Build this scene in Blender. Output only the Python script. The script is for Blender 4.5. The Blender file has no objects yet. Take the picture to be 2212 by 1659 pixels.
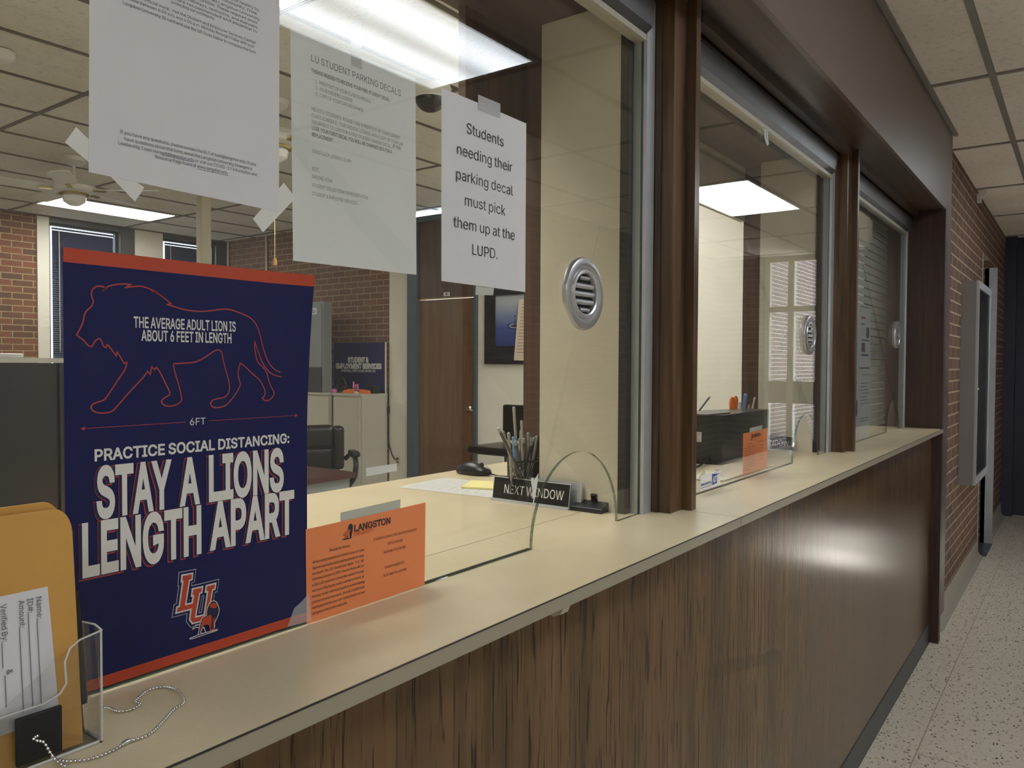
import bpy, bmesh, math, random
from mathutils import Vector, Matrix
from mathutils.geometry import delaunay_2d_cdt
PI = math.pi
SC = bpy.context.scene
COL = SC.collection
random.seed(7)

# ------------------------------------------------------------ camera
cd = bpy.data.cameras.new('camera'); cam = bpy.data.objects.new('camera', cd); COL.objects.link(cam)
cd.sensor_fit = 'HORIZONTAL'; cd.sensor_width = 36.0; cd.lens = 36.0*1683.2711/2212.0
cd.clip_start = 0.02; cd.clip_end = 120
RX = Vector((0.59277496,-0.80535329,0.0048916)); UY = Vector((0.01779789,0.0191718,0.99965778)); BZ = Vector((-0.80517146,-0.59248504,0.02569815))
cam.matrix_world = Matrix(((RX.x,UY.x,BZ.x,0.0),(RX.y,UY.y,BZ.y,-0.77132),(RX.z,UY.z,BZ.z,1.4420536),(0,0,0,1)))
SC.camera = cam
# ------------------------------------------------------------ sky outside the building, sun on the outside wing, exposure
w = bpy.data.worlds.new('sky'); SC.world = w; w.use_nodes = True
w.node_tree.nodes['Background'].inputs[0].default_value = (0.72, 0.85, 1.0, 1)
w.node_tree.nodes['Background'].inputs[1].default_value = 2.2
sl = bpy.data.lights.new('sun','SUN'); so = bpy.data.objects.new('sun', sl); COL.objects.link(so)
sl.energy = 45.0; sl.angle = 0.02; sl.color = (0.92,0.95,1.0)
so.rotation_euler = Vector((-0.77,0.19,-0.64)).to_track_quat('-Z', 'Y').to_euler(); so.location = (14,3,12)
SC.view_settings.view_transform = 'Standard'; SC.view_settings.look = 'None'
SC.view_settings.gamma = 1.0; SC.view_settings.use_curve_mapping = False
SC.view_settings.exposure = 1.0
HALL_L, OFFICE_L = 5.5, 7.8        # radiance of the fluorescent diffusers

# ------------------------------------------------------------ fixed levels of the place
CT = 1.1185      # counter top
HC = 2.683       # hall ceiling
OC = 3.014       # office ceiling
XR, YF = 6.0, 8.3

# ------------------------------------------------------------ materials
def new_mat(name):
    m = bpy.data.materials.new(name); m.use_nodes = True
    nt = m.node_tree; b = nt.nodes['Principled BSDF']
    return m, nt, b
def node(nt, t, **k):
    n = nt.nodes.new(t)
    for a, v in k.items(): setattr(n, a, v)
    return n
def ramp(nt, stops):
    r = node(nt, 'ShaderNodeValToRGB'); e = r.color_ramp.elements
    while len(e) < len(stops): e.new(0.5)
    for i, (p, c) in enumerate(stops): e[i].position = p; e[i].color = (c[0], c[1], c[2], 1)
    return r
def plain(name, c, rough=0.5, metal=0.0, var=0.0, scale=30.0, bump=0.0, coat=0.0, spec=0.5):
    m, nt, b = new_mat(name)
    b.inputs['Base Color'].default_value = (c[0], c[1], c[2], 1); b.inputs['Roughness'].default_value = rough
    b.inputs['Metallic'].default_value = metal; b.inputs['Specular IOR Level'].default_value = spec
    if coat: b.inputs['Coat Weight'].default_value = coat; b.inputs['Coat Roughness'].default_value = 0.1
    if var or bump:
        tc = node(nt, 'ShaderNodeTexCoord'); nz = node(nt, 'ShaderNodeTexNoise')
        nz.inputs['Scale'].default_value = scale; nz.inputs['Detail'].default_value = 5
        nt.links.new(tc.outputs['Object'], nz.inputs['Vector'])
        if var:
            r = ramp(nt, [(0.3, [x*(1-var) for x in c]), (0.7, [min(1, x*(1+var)) for x in c])])
            nt.links.new(nz.outputs['Fac'], r.inputs[0]); nt.links.new(r.outputs[0], b.inputs['Base Color'])
        if bump:
            bp = node(nt, 'ShaderNodeBump'); bp.inputs['Strength'].default_value = bump; bp.inputs['Distance'].default_value = 0.002
            nt.links.new(nz.outputs['Fac'], bp.inputs['Height']); nt.links.new(bp.outputs[0], b.inputs['Normal'])
    return m
def wood(name, dark, light, axis='z', rough=0.35, fine=90.0, spec=0.5):
    m, nt, b = new_mat(name)
    g = node(nt, 'ShaderNodeNewGeometry'); mp = node(nt, 'ShaderNodeMapping')
    s = {'x': (0.05, 1, 1), 'y': (1, 0.05, 1), 'z': (1, 1, 0.05)}[axis]
    mp.inputs['Scale'].default_value = s
    nt.links.new(g.outputs['Position'], mp.inputs['Vector'])
    n1 = node(nt, 'ShaderNodeTexNoise'); n1.inputs['Scale'].default_value = fine; n1.inputs['Detail'].default_value = 6
    n2 = node(nt, 'ShaderNodeTexNoise'); n2.inputs['Scale'].default_value = fine*0.16; n2.inputs['Detail'].default_value = 3; n2.inputs['Distortion'].default_value = 1.5
    for n in (n1, n2): nt.links.new(mp.outputs[0], n.inputs['Vector'])
    mx = node(nt, 'ShaderNodeMath', operation='ADD'); mx.use_clamp = True
    m1 = node(nt, 'ShaderNodeMath', operation='MULTIPLY'); m1.inputs[1].default_value = 0.5
    m2 = node(nt, 'ShaderNodeMath', operation='MULTIPLY'); m2.inputs[1].default_value = 0.5
    nt.links.new(n1.outputs['Fac'], m1.inputs[0]); nt.links.new(n2.outputs['Fac'], m2.inputs[0])
    nt.links.new(m1.outputs[0], mx.inputs[0]); nt.links.new(m2.outputs[0], mx.inputs[1])
    r = ramp(nt, [(0.36, dark), (0.64, light)])
    nt.links.new(mx.outputs[0], r.inputs[0]); nt.links.new(r.outputs[0], b.inputs['Base Color'])
    b.inputs['Roughness'].default_value = rough; b.inputs['Specular IOR Level'].default_value = spec
    return m
def brick(name, plane, c1, c2, mortar, var=0.35, offs=(0.0, 0.0)):
    m, nt, b = new_mat(name)
    g = node(nt, 'ShaderNodeNewGeometry'); sp = node(nt, 'ShaderNodeSeparateXYZ'); cb = node(nt, 'ShaderNodeCombineXYZ')
    nt.links.new(g.outputs['Position'], sp.inputs[0])
    nt.links.new(sp.outputs[1 if plane == 'x' else 0], cb.inputs[0]); nt.links.new(sp.outputs[2], cb.inputs[1])
    mp = node(nt, 'ShaderNodeMapping'); mp.inputs['Location'].default_value = (offs[0], offs[1], 0)
    nt.links.new(cb.outputs[0], mp.inputs['Vector'])
    t = node(nt, 'ShaderNodeTexBrick'); t.inputs['Scale'].default_value = 1.0
    t.inputs['Brick Width'].default_value = 0.205; t.inputs['Row Height'].default_value = 0.0677
    t.inputs['Mortar Size'].default_value = 0.0055; t.inputs['Mortar Smooth'].default_value = 0.15; t.inputs['Bias'].default_value = 0.0
    for k, c in (('Color1', c1), ('Color2', c2), ('Mortar', mortar)): t.inputs[k].default_value = (*c, 1)
    nt.links.new(mp.outputs[0], t.inputs['Vector'])
    nz = node(nt, 'ShaderNodeTexNoise'); nz.inputs['Scale'].default_value = 60; nz.inputs['Detail'].default_value = 6
    nt.links.new(mp.outputs[0], nz.inputs['Vector'])
    r = ramp(nt, [(0.3, (1-var,)*3), (0.7, (1,)*3)])
    mx = node(nt, 'ShaderNodeMixRGB', blend_type='MULTIPLY'); mx.inputs[0].default_value = 1
    nt.links.new(nz.outputs['Fac'], r.inputs[0]); nt.links.new(t.outputs['Color'], mx.inputs[1]); nt.links.new(r.outputs[0], mx.inputs[2])
    nt.links.new(mx.outputs[0], b.inputs['Base Color']); b.inputs['Roughness'].default_value = 0.8
    bp = node(nt, 'ShaderNodeBump'); bp.invert = True; bp.inputs['Strength'].default_value = 0.6; bp.inputs['Distance'].default_value = 0.006
    nt.links.new(t.outputs['Fac'], bp.inputs['Height']); nt.links.new(bp.outputs[0], b.inputs['Normal'])
    return m
def glow(name, c, s):
    m, nt, b = new_mat(name)
    b.inputs['Base Color'].default_value = (0.9, 0.9, 0.9, 1)
    b.inputs['Emission Color'].default_value = (*c, 1); b.inputs['Emission Strength'].default_value = s
    return m
def glass(name, tint=(1, 1, 1), r0=0.04, dust=0.0):
    """thin pane: Schlick reflection over straight transmission, the same from both sides"""
    m, nt, b = new_mat(name); nt.nodes.remove(b); out = nt.nodes['Material Output']
    g = node(nt, 'ShaderNodeNewGeometry'); dp = node(nt, 'ShaderNodeVectorMath', operation='DOT_PRODUCT')
    nt.links.new(g.outputs['Incoming'], dp.inputs[0]); nt.links.new(g.outputs['Normal'], dp.inputs[1])
    ab = node(nt, 'ShaderNodeMath', operation='ABSOLUTE'); nt.links.new(dp.outputs['Value'], ab.inputs[0])
    om = node(nt, 'ShaderNodeMath', operation='SUBTRACT'); om.inputs[0].default_value = 1; nt.links.new(ab.outputs[0], om.inputs[1])
    pw = node(nt, 'ShaderNodeMath', operation='POWER'); pw.inputs[1].default_value = 5; nt.links.new(om.outputs[0], pw.inputs[0])
    ml = node(nt, 'ShaderNodeMath', operation='MULTIPLY_ADD'); ml.inputs[1].default_value = 1-r0; ml.inputs[2].default_value = r0
    nt.links.new(pw.outputs[0], ml.inputs[0])
    tr = node(nt, 'ShaderNodeBsdfTransparent'); tr.inputs[0].default_value = (*tint, 1)
    gl = node(nt, 'ShaderNodeBsdfGlossy'); gl.inputs['Roughness'].default_value = 0.0
    ms = node(nt, 'ShaderNodeMixShader'); nt.links.new(ml.outputs[0], ms.inputs[0])
    nt.links.new(tr.outputs[0], ms.inputs[1]); nt.links.new(gl.outputs[0], ms.inputs[2])
    last = ms
    if dust:
        df = node(nt, 'ShaderNodeBsdfDiffuse'); df.inputs[0].default_value = (0.8, 0.8, 0.78, 1)
        tc = node(nt, 'ShaderNodeTexCoord'); nz = node(nt, 'ShaderNodeTexNoise'); nz.inputs['Scale'].default_value = 240; nz.inputs['Detail'].default_value = 2
        nl = node(nt, 'ShaderNodeTexNoise'); nl.inputs['Scale'].default_value = 5
        nt.links.new(tc.outputs['Object'], nz.inputs['Vector']); nt.links.new(tc.outputs['Object'], nl.inputs['Vector'])
        r1 = ramp(nt, [(0.70, (0, 0, 0)), (0.76, (1, 1, 1))]); r2 = ramp(nt, [(0.52, (0, 0, 0)), (0.75, (1, 1, 1))])
        nt.links.new(nz.outputs['Fac'], r1.inputs[0]); nt.links.new(nl.outputs['Fac'], r2.inputs[0])
        mu = node(nt, 'ShaderNodeMath', operation='MULTIPLY'); nt.links.new(r1.outputs[0], mu.inputs[0]); nt.links.new(r2.outputs[0], mu.inputs[1])
        m3 = node(nt, 'ShaderNodeMath', operation='MULTIPLY_ADD'); m3.inputs[1].default_value = dust; m3.inputs[2].default_value = 0.004
        nt.links.new(mu.outputs[0], m3.inputs[0])
        m2 = node(nt, 'ShaderNodeMixShader'); nt.links.new(m3.outputs[0], m2.inputs[0])
        nt.links.new(ms.outputs[0], m2.inputs[1]); nt.links.new(df.outputs[0], m2.inputs[2]); last = m2
    nt.links.new(last.outputs[0], out.inputs[0])
    return m

M = {}
M['post'] = wood('post_wood', (0.034, 0.018, 0.009), (0.150, 0.084, 0.042), rough=0.3, fine=70)
M['soffit'] = wood('soffit_wood', (0.030, 0.018, 0.011), (0.085, 0.052, 0.032), axis='x', rough=0.42, fine=45)
M['endpanel'] = wood('end_panel_wood', (0.030, 0.015, 0.012), (0.070, 0.036, 0.028), rough=0.4, fine=90)
M['fascia'] = plain('fascia_laminate', (0.120, 0.088, 0.075), 0.38, var=0.06, scale=6)
M['capwood'] = wood('cap_wood', (0.050, 0.026, 0.016), (0.105, 0.058, 0.036), rough=0.45, fine=80)
M['doorwood'] = wood('door_wood', (0.125, 0.068, 0.031), (0.20, 0.110, 0.052), rough=0.45, fine=40)
M['ventwood'] = wood('vent_wood', (0.12, 0.055, 0.022), (0.18, 0.085, 0.035), rough=0.45, fine=40)
M['deskwood'] = wood('desk_wood', (0.045, 0.012, 0.012), (0.085, 0.022, 0.020), axis='y', rough=0.3, fine=30)
M['alum'] = plain('aluminium', (0.56, 0.58, 0.61), 0.35, 0.5, var=0.05, scale=12)
M['alumgrey'] = plain('grey_metal', (0.115, 0.115, 0.120), 0.4, 0.4, var=0.12, scale=9)
M['creamrail'] = plain('cream_rail', (0.42, 0.39, 0.31), 0.4)
M['lobbypaint'] = plain('lobby_paint', (0.75, 0.72, 0.66), 0.6)
M['gasket'] = plain('gasket', (0.018, 0.018, 0.017), 0.5)
M['steel'] = plain('steel', (0.72, 0.72, 0.74), 0.22, 1.0)
M['grille'] = plain('grille_metal', (0.52, 0.52, 0.53), 0.34, 0.8)
M['chrome'] = plain('chrome', (0.8, 0.8, 0.8), 0.12, 1.0)
M['brass'] = plain('brass', (0.62, 0.46, 0.18), 0.25, 1.0)
M['black'] = plain('black_plastic', (0.010, 0.010, 0.011), 0.35)
M['blackmatte'] = plain('black_matte', (0.008, 0.008, 0.009), 0.6)
M['charcoal'] = plain('charcoal_plastic', (0.022, 0.024, 0.028), 0.3, var=0.2, scale=8)
M['leather'] = plain('leather', (0.012, 0.011, 0.010), 0.3, bump=0.25, scale=180)
M['cream'] = plain('cream_paint', (0.82, 0.795, 0.70), 0.5, var=0.03, scale=5)
M['panelcream'] = plain('partition_panel', (0.58, 0.54, 0.43), 0.22, var=0.08, scale=5, coat=0.4)
M['tanboard'] = plain('stained_tan_board', (0.46, 0.42, 0.32), 0.5, var=0.18, scale=9)
M['bluegrey'] = plain('blue_grey_frame', (0.075, 0.105, 0.135), 0.45)
M['navy'] = plain('navy_paint', (0.032, 0.036, 0.066), 0.55)
M['greysteel'] = plain('grey_cabinet_steel', (0.27, 0.29, 0.30), 0.4)
M['cabbeige'] = plain('beige_cabinet_steel', (0.56, 0.54, 0.46), 0.45)
M['cabgap'] = plain('cabinet_gap', (0.10, 0.095, 0.085), 0.6)
M['white'] = plain('white_plastic', (0.72, 0.72, 0.68), 0.4)
M['whitegloss'] = plain('white_gloss', (0.82, 0.82, 0.80), 0.25)
M['paper'] = plain('white_paper', (0.72, 0.71, 0.73), 0.75, var=0.02, scale=8)
M['paperin'] = plain('white_paper_inside', (0.86, 0.86, 0.88), 0.75, var=0.02, scale=8)
M['papercream'] = plain('cream_paper', (0.70, 0.66, 0.52), 0.8)
M['tanpaper'] = plain('tan_paper', (0.66, 0.55, 0.42), 0.8)
M['yellownote'] = plain('yellow_note', (0.78, 0.70, 0.30), 0.8)
M['orange'] = plain('orange_paper', (0.86, 0.27, 0.10), 0.6, var=0.03, scale=8)
M['orangeplastic'] = plain('orange_plastic', (0.85, 0.20, 0.03), 0.35)
M['poster'] = plain('poster_navy', (0.006, 0.009, 0.080), 0.3, var=0.05, scale=6, spec=0.35)
M['signnavy'] = plain('sign_navy', (0.013, 0.020, 0.105), 0.4)
M['posterred'] = plain('poster_red', (0.50, 0.062, 0.025), 0.35)
M['linered'] = plain('line_red', (0.42, 0.055, 0.045), 0.4)
M['inkwhite'] = plain('ink_white', (0.74, 0.73, 0.70), 0.45)
M['ink'] = plain('ink_black', (0.030, 0.026, 0.035), 0.7)
M['inkgrey'] = plain('ink_grey', (0.17, 0.15, 0.18), 0.7)
M['inkblue'] = plain('ink_blue', (0.13, 0.13, 0.30), 0.7)
M['inkbrown'] = plain('ink_brown', (0.16, 0.060, 0.035), 0.7)
M['inkorange'] = plain('ink_orange', (0.66, 0.13, 0.035), 0.7)
M['logoblue'] = plain('logo_blue', (0.020, 0.050, 0.30), 0.5)
M['logonavy'] = plain('logo_navy', (0.012, 0.015, 0.060), 0.4)
M['tape'] = plain('masking_tape', (0.74, 0.74, 0.70), 0.6)
M['greytape'] = plain('grey_tape', (0.52, 0.53, 0.47), 0.55)
M['cleartape'] = plain('frosted_tape', (0.62, 0.62, 0.62), 0.5)
M['cleartape'].node_tree.nodes['Principled BSDF'].inputs['Alpha'].default_value = 0.45
M['manila'] = plain('manila_envelope', (0.62, 0.33, 0.075), 0.6, var=0.05, scale=14)
M['maniladark'] = plain('manila_envelope_darker', (0.52, 0.25, 0.05), 0.6, var=0.05, scale=14)
M['clearfilm'] = plain('clear_film', (0.8, 0.8, 0.82), 0.12)
M['clearfilm'].node_tree.nodes['Principled BSDF'].inputs['Alpha'].default_value = 0.22
def translucent(m, k):
    nt = m.node_tree; b = nt.nodes['Principled BSDF']; t = node(nt, 'ShaderNodeBsdfTranslucent'); t.inputs[0].default_value = (0.85, 0.87, 0.88, 1)
    x = node(nt, 'ShaderNodeMixShader'); x.inputs[0].default_value = k
    nt.links.new(b.outputs[0], x.inputs[1]); nt.links.new(t.outputs[0], x.inputs[2]); nt.links.new(x.outputs[0], nt.nodes['Material Output'].inputs[0])
translucent(M['paperin'], 0.42)
M['label'] = plain('label_paper', (0.70, 0.69, 0.72), 0.7)
M['pengrey'] = plain('pen_grey', (0.36, 0.35, 0.31), 0.35)
M['pendark'] = plain('pen_dark', (0.09, 0.09, 0.085), 0.35)
M['penblue'] = plain('pen_blue', (0.16, 0.36, 0.70), 0.35)
M['gum'] = plain('pale_tab', (0.60, 0.52, 0.40), 0.6)
M['conduit'] = plain('conduit', (0.62, 0.58, 0.48), 0.45)
M['toekick'] = plain('toe_kick_vinyl', (0.052, 0.058, 0.066), 0.4, var=0.15, scale=7)
M['carpet'] = plain('office_carpet', (0.42, 0.39, 0.33), 0.95, var=0.2, scale=60)
M['shade'] = plain('navy_blind', (0.020, 0.030, 0.075), 0.5)
M['slat'] = plain('slat_grey', (0.70, 0.72, 0.66), 0.45)
M['amber'] = plain('amber_wood', (0.55, 0.28, 0.06), 0.4)
M['pink'] = plain('pink_plastic', (0.75, 0.25, 0.50), 0.4)
M['asphalt'] = plain('ground_concrete', (0.50, 0.49, 0.46), 0.8)
M['edgeband'] = plain('edge_band', (0.36, 0.32, 0.235), 0.4)
M['seam'] = plain('seam_dark', (0.035, 0.028, 0.030), 0.6)
M['seamlight'] = plain('seam_line', (0.30, 0.25, 0.17), 0.6)
M['casegrey'] = plain('case_grey_paint', (0.30, 0.285, 0.28), 0.45)
M['glass'] = glass('window_glass', (0.985, 0.995, 0.985), 0.04, dust=0.55)
M['glassedge'] = glass('glass_edge', (0.25, 0.36, 0.32), 0.10)
M['acrylic'] = glass('clear_acrylic', (0.95, 0.955, 0.95), 0.05)
M['acrylicedge'] = plain('acrylic_edge', (0.62, 0.62, 0.60), 0.15, var=0)
M['halllight'] = glow('hall_diffuser', (0.90, 0.95, 1.0), HALL_L)
M['officelight'] = glow('office_diffuser', (1.0, 0.96, 0.89), OFFICE_L)
M['halltrim'] = plain('light_frame', (0.7, 0.7, 0.68), 0.5)
BR = ((0.20, 0.085, 0.052), (0.12, 0.056, 0.040), (0.30, 0.235, 0.16))
M['brickhall'] = brick('brick_hall', 'y', (0.185, 0.092, 0.060), (0.125, 0.066, 0.047), (0.46, 0.35, 0.22))
M['brickopp'] = brick('brick_opposite', 'y', *BR)
M['brickend'] = brick('brick_end', 'x', *BR)
M['brickfar'] = brick('brick_far', 'y', (0.30, 0.11, 0.055), (0.14, 0.075, 0.045), (0.50, 0.38, 0.20))
M['brickside'] = brick('brick_side', 'x', (0.28, 0.150, 0.105), (0.21, 0.118, 0.086), (0.48, 0.37, 0.25), offs=(0.05, 0.02))
M['brickout'] = brick('brick_outside', 'y', (0.15, 0.075, 0.070), (0.11, 0.058, 0.055), (0.60, 0.56, 0.53))

# laminate worktop
def laminate():
    m, nt, b = new_mat('worktop_laminate')
    tc = node(nt, 'ShaderNodeTexCoord'); n1 = node(nt, 'ShaderNodeTexNoise'); n1.inputs['Scale'].default_value = 420; n1.inputs['Detail'].default_value = 3
    n2 = node(nt, 'ShaderNodeTexNoise'); n2.inputs['Scale'].default_value = 6; n2.inputs['Detail'].default_value = 4
    for n in (n1, n2): nt.links.new(tc.outputs['Object'], n.inputs['Vector'])
    a = node(nt, 'ShaderNodeMath', operation='MULTIPLY_ADD'); a.inputs[1].default_value = 0.35
    nt.links.new(n1.outputs['Fac'], a.inputs[0])
    k = node(nt, 'ShaderNodeMath', operation='MULTIPLY'); k.inputs[1].default_value = 0.65
    nt.links.new(n2.outputs['Fac'], k.inputs[0]); nt.links.new(k.outputs[0], a.inputs[2])
    r = ramp(nt, [(0.35, (0.60, 0.505, 0.325)), (0.65, (0.69, 0.59, 0.40))])
    nt.links.new(a.outputs[0], r.inputs[0]); nt.links.new(r.outputs[0], b.inputs['Base Color'])
    b.inputs['Roughness'].default_value = 0.30
    return m
M['laminate'] = laminate()
# wood veneer of the counter front: vertical grain in bands, dark pores, one wiped stain
def veneer():
    m, nt, b = new_mat('counter_front_veneer')
    g = node(nt, 'ShaderNodeNewGeometry')
    def nz(sx, sz, scale, det=4, dist=0.0):
        mp = node(nt, 'ShaderNodeMapping'); mp.inputs['Scale'].default_value = (sx, 1, sz)
        nt.links.new(g.outputs['Position'], mp.inputs['Vector'])
        n = node(nt, 'ShaderNodeTexNoise'); n.inputs['Scale'].default_value = scale; n.inputs['Detail'].default_value = det; n.inputs['Distortion'].default_value = dist
        nt.links.new(mp.outputs[0], n.inputs['Vector']); return n
    band = nz(1, 0.02, 9, 5); grain = nz(1, 0.03, 75, 5, 0.6); pores = nz(1, 0.045, 160, 2, 0.3); tone = nz(1, 0.02, 22, 2)
    r1 = ramp(nt, [(0.32, (0.112, 0.065, 0.031)), (0.5, (0.152, 0.090, 0.042)), (0.68, (0.195, 0.112, 0.051))])
    nt.links.new(band.outputs['Fac'], r1.inputs[0])
    r2 = ramp(nt, [(0.35, (0.80, 0.78, 0.75)), (0.65, (1.08, 1.07, 1.04))])
    nt.links.new(grain.outputs['Fac'], r2.inputs[0])
    m1 = node(nt, 'ShaderNodeMixRGB', blend_type='MULTIPLY'); m1.inputs[0].default_value = 1
    nt.links.new(r1.outputs[0], m1.inputs[1]); nt.links.new(r2.outputs[0], m1.inputs[2])
    r3 = ramp(nt, [(0.36, (0.25, 0.21, 0.18)), (0.44, (1, 1, 1))])
    nt.links.new(pores.outputs['Fac'], r3.inputs[0])
    m2 = node(nt, 'ShaderNodeMixRGB', blend_type='MULTIPLY'); m2.inputs[0].default_value = 1
    nt.links.new(m1.outputs[0], m2.inputs[1]); nt.links.new(r3.outputs[0], m2.inputs[2])
    # wiped stain along z = 0.791 - 0.231 (x - 1.5705), x 1.46..2.2
    sp = node(nt, 'ShaderNodeSeparateXYZ'); nt.links.new(g.outputs['Position'], sp.inputs[0])
    l = node(nt, 'ShaderNodeMath', operation='MULTIPLY_ADD'); l.inputs[1].default_value = 0.231; l.inputs[2].default_value = -0.231*1.5705-0.791
    nt.links.new(sp.outputs[0], l.inputs[0])
    dd = node(nt, 'ShaderNodeMath', operation='ADD'); nt.links.new(l.outputs[0], dd.inputs[0]); nt.links.new(sp.outputs[2], dd.inputs[1])
    ab = node(nt, 'ShaderNodeMath', operation='ABSOLUTE'); nt.links.new(dd.outputs[0], ab.inputs[0])
    s1 = node(nt, 'ShaderNodeMapRange'); s1.inputs[1].default_value = 0.022; s1.inputs[2].default_value = 0.010; nt.links.new(ab.outputs[0], s1.inputs[0])
    xa = node(nt, 'ShaderNodeMath', operation='ADD'); xa.inputs[1].default_value = -1.86; nt.links.new(sp.outputs[0], xa.inputs[0])
    xb = node(nt, 'ShaderNodeMath', operation='ABSOLUTE'); nt.links.new(xa.outputs[0], xb.inputs[0])
    s2 = node(nt, 'ShaderNodeMapRange'); s2.inputs[1].default_value = 0.34; s2.inputs[2].default_value = 0.20; nt.links.new(xb.outputs[0], s2.inputs[0])
    mm = node(nt, 'ShaderNodeMath', operation='MULTIPLY'); nt.links.new(s1.outputs[0], mm.inputs[0]); nt.links.new(s2.outputs[0], mm.inputs[1])
    m3 = node(nt, 'ShaderNodeMath', operation='MULTIPLY'); m3.inputs[1].default_value = 0.38; nt.links.new(mm.outputs[0], m3.inputs[0])
    m4 = node(nt, 'ShaderNodeMixRGB', blend_type='MULTIPLY'); m4.inputs[2].default_value = (0.45, 0.40, 0.36, 1)
    nt.links.new(m3.outputs[0], m4.inputs[0]); nt.links.new(m2.outputs[0], m4.inputs[1])
    nt.links.new(m4.outputs[0], b.inputs['Base Color'])
    b.inputs['Roughness'].default_value = 0.20; b.inputs['Specular IOR Level'].default_value = 0.30
    bp = node(nt, 'ShaderNodeBump'); bp.inputs['Strength'].default_value = 0.25; bp.inputs['Distance'].default_value = 0.001
    nt.links.new(grain.outputs['Fac'], bp.inputs['Height']); nt.links.new(bp.outputs[0], b.inputs['Normal'])
    return m
M['veneer'] = veneer()
def terrazzo(name, joints=True):
    m, nt, b = new_mat(name)
    g = node(nt, 'ShaderNodeNewGeometry')
    v = node(nt, 'ShaderNodeTexVoronoi'); v.inputs['Scale'].default_value = 78
    nz = node(nt, 'ShaderNodeTexNoise'); nz.inputs['Scale'].default_value = 130; nz.inputs['Detail'].default_value = 2
    nt.links.new(g.outputs['Position'], nz.inputs['Vector'])
    va = node(nt, 'ShaderNodeVectorMath', operation='MULTIPLY_ADD'); va.inputs[1].default_value = (0.010,)*3
    nt.links.new(nz.outputs['Color'], va.inputs[0]); nt.links.new(g.outputs['Position'], va.inputs[2])
    nt.links.new(va.outputs[0], v.inputs['Vector'])
    sp = node(nt, 'ShaderNodeSeparateColor'); nt.links.new(v.outputs['Color'], sp.inputs[0])
    r = ramp(nt, [(0.0, (0.09, 0.065, 0.045)), (0.14, (0.20, 0.14, 0.095)), (0.21, (0.50, 0.43, 0.33)), (0.5, (0.66, 0.59, 0.48)), (0.82, (0.76, 0.69, 0.57)), (1.0, (0.48, 0.41, 0.32))])
    r.color_ramp.interpolation = 'CONSTANT'
    nt.links.new(sp.outputs[0], r.inputs[0])
    dr = ramp(nt, [(0.30, (1, 1, 1)), (0.42, (0, 0, 0))]); nt.links.new(v.outputs['Distance'], dr.inputs[0])
    sc = node(nt, 'ShaderNodeMath', operation='MULTIPLY'); sc.inputs[1].default_value = 75/75.0; nt.links.new(v.outputs['Distance'], sc.inputs[0])
    mx = node(nt, 'ShaderNodeMixRGB'); mx.inputs[1].default_value = (0.685, 0.62, 0.50, 1)
    nt.links.new(dr.outputs[0], mx.inputs[0]); nt.links.new(r.outputs[0], mx.inputs[2])
    nt.links.new(mx.outputs[0], b.inputs['Base Color']); b.inputs['Roughness'].default_value = 0.22
    return m
M['terrazzo'] = terrazzo('terrazzo')
M['cove'] = plain('cove_terrazzo', (0.40, 0.365, 0.29), 0.3, var=0.25, scale=120)
def tile(name, c):
    m, nt, b = new_mat(name)
    g = node(nt, 'ShaderNodeNewGeometry'); n = node(nt, 'ShaderNodeTexNoise'); n.inputs['Scale'].default_value = 45; n.inputs['Detail'].default_value = 6
    n2 = node(nt, 'ShaderNodeTexNoise'); n2.inputs['Scale'].default_value = 1.3
    nt.links.new(g.outputs['Position'], n.inputs['Vector']); nt.links.new(g.outputs['Position'], n2.inputs['Vector'])
    r = ramp(nt, [(0.30, [x*0.80 for x in c]), (0.42, c), (0.7, [x*1.04 for x in c])]); nt.links.new(n.outputs['Fac'], r.inputs[0])
    r2 = ramp(nt, [(0.35, (0.9, 0.88, 0.85)), (0.6, (1, 1, 1))]); nt.links.new(n2.outputs['Fac'], r2.inputs[0])
    mx = node(nt, 'ShaderNodeMixRGB', blend_type='MULTIPLY'); mx.inputs[0].default_value = 1
    nt.links.new(r.outputs[0], mx.inputs[1]); nt.links.new(r2.outputs[0], mx.inputs[2])
    nt.links.new(mx.outputs[0], b.inputs['Base Color']); b.inputs['Roughness'].default_value = 0.9
    return m
M['tilehall'] = tile('hall_ceiling_tile', (0.82, 0.745, 0.66))
M['tileoffice'] = tile('office_ceiling_tile', (0.76, 0.735, 0.67))
M['gridhall'] = plain('hall_grid', (0.24, 0.22, 0.19), 0.5)
M['gridoffice'] = plain('office_grid', (0.13, 0.11, 0.09), 0.5)
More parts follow.
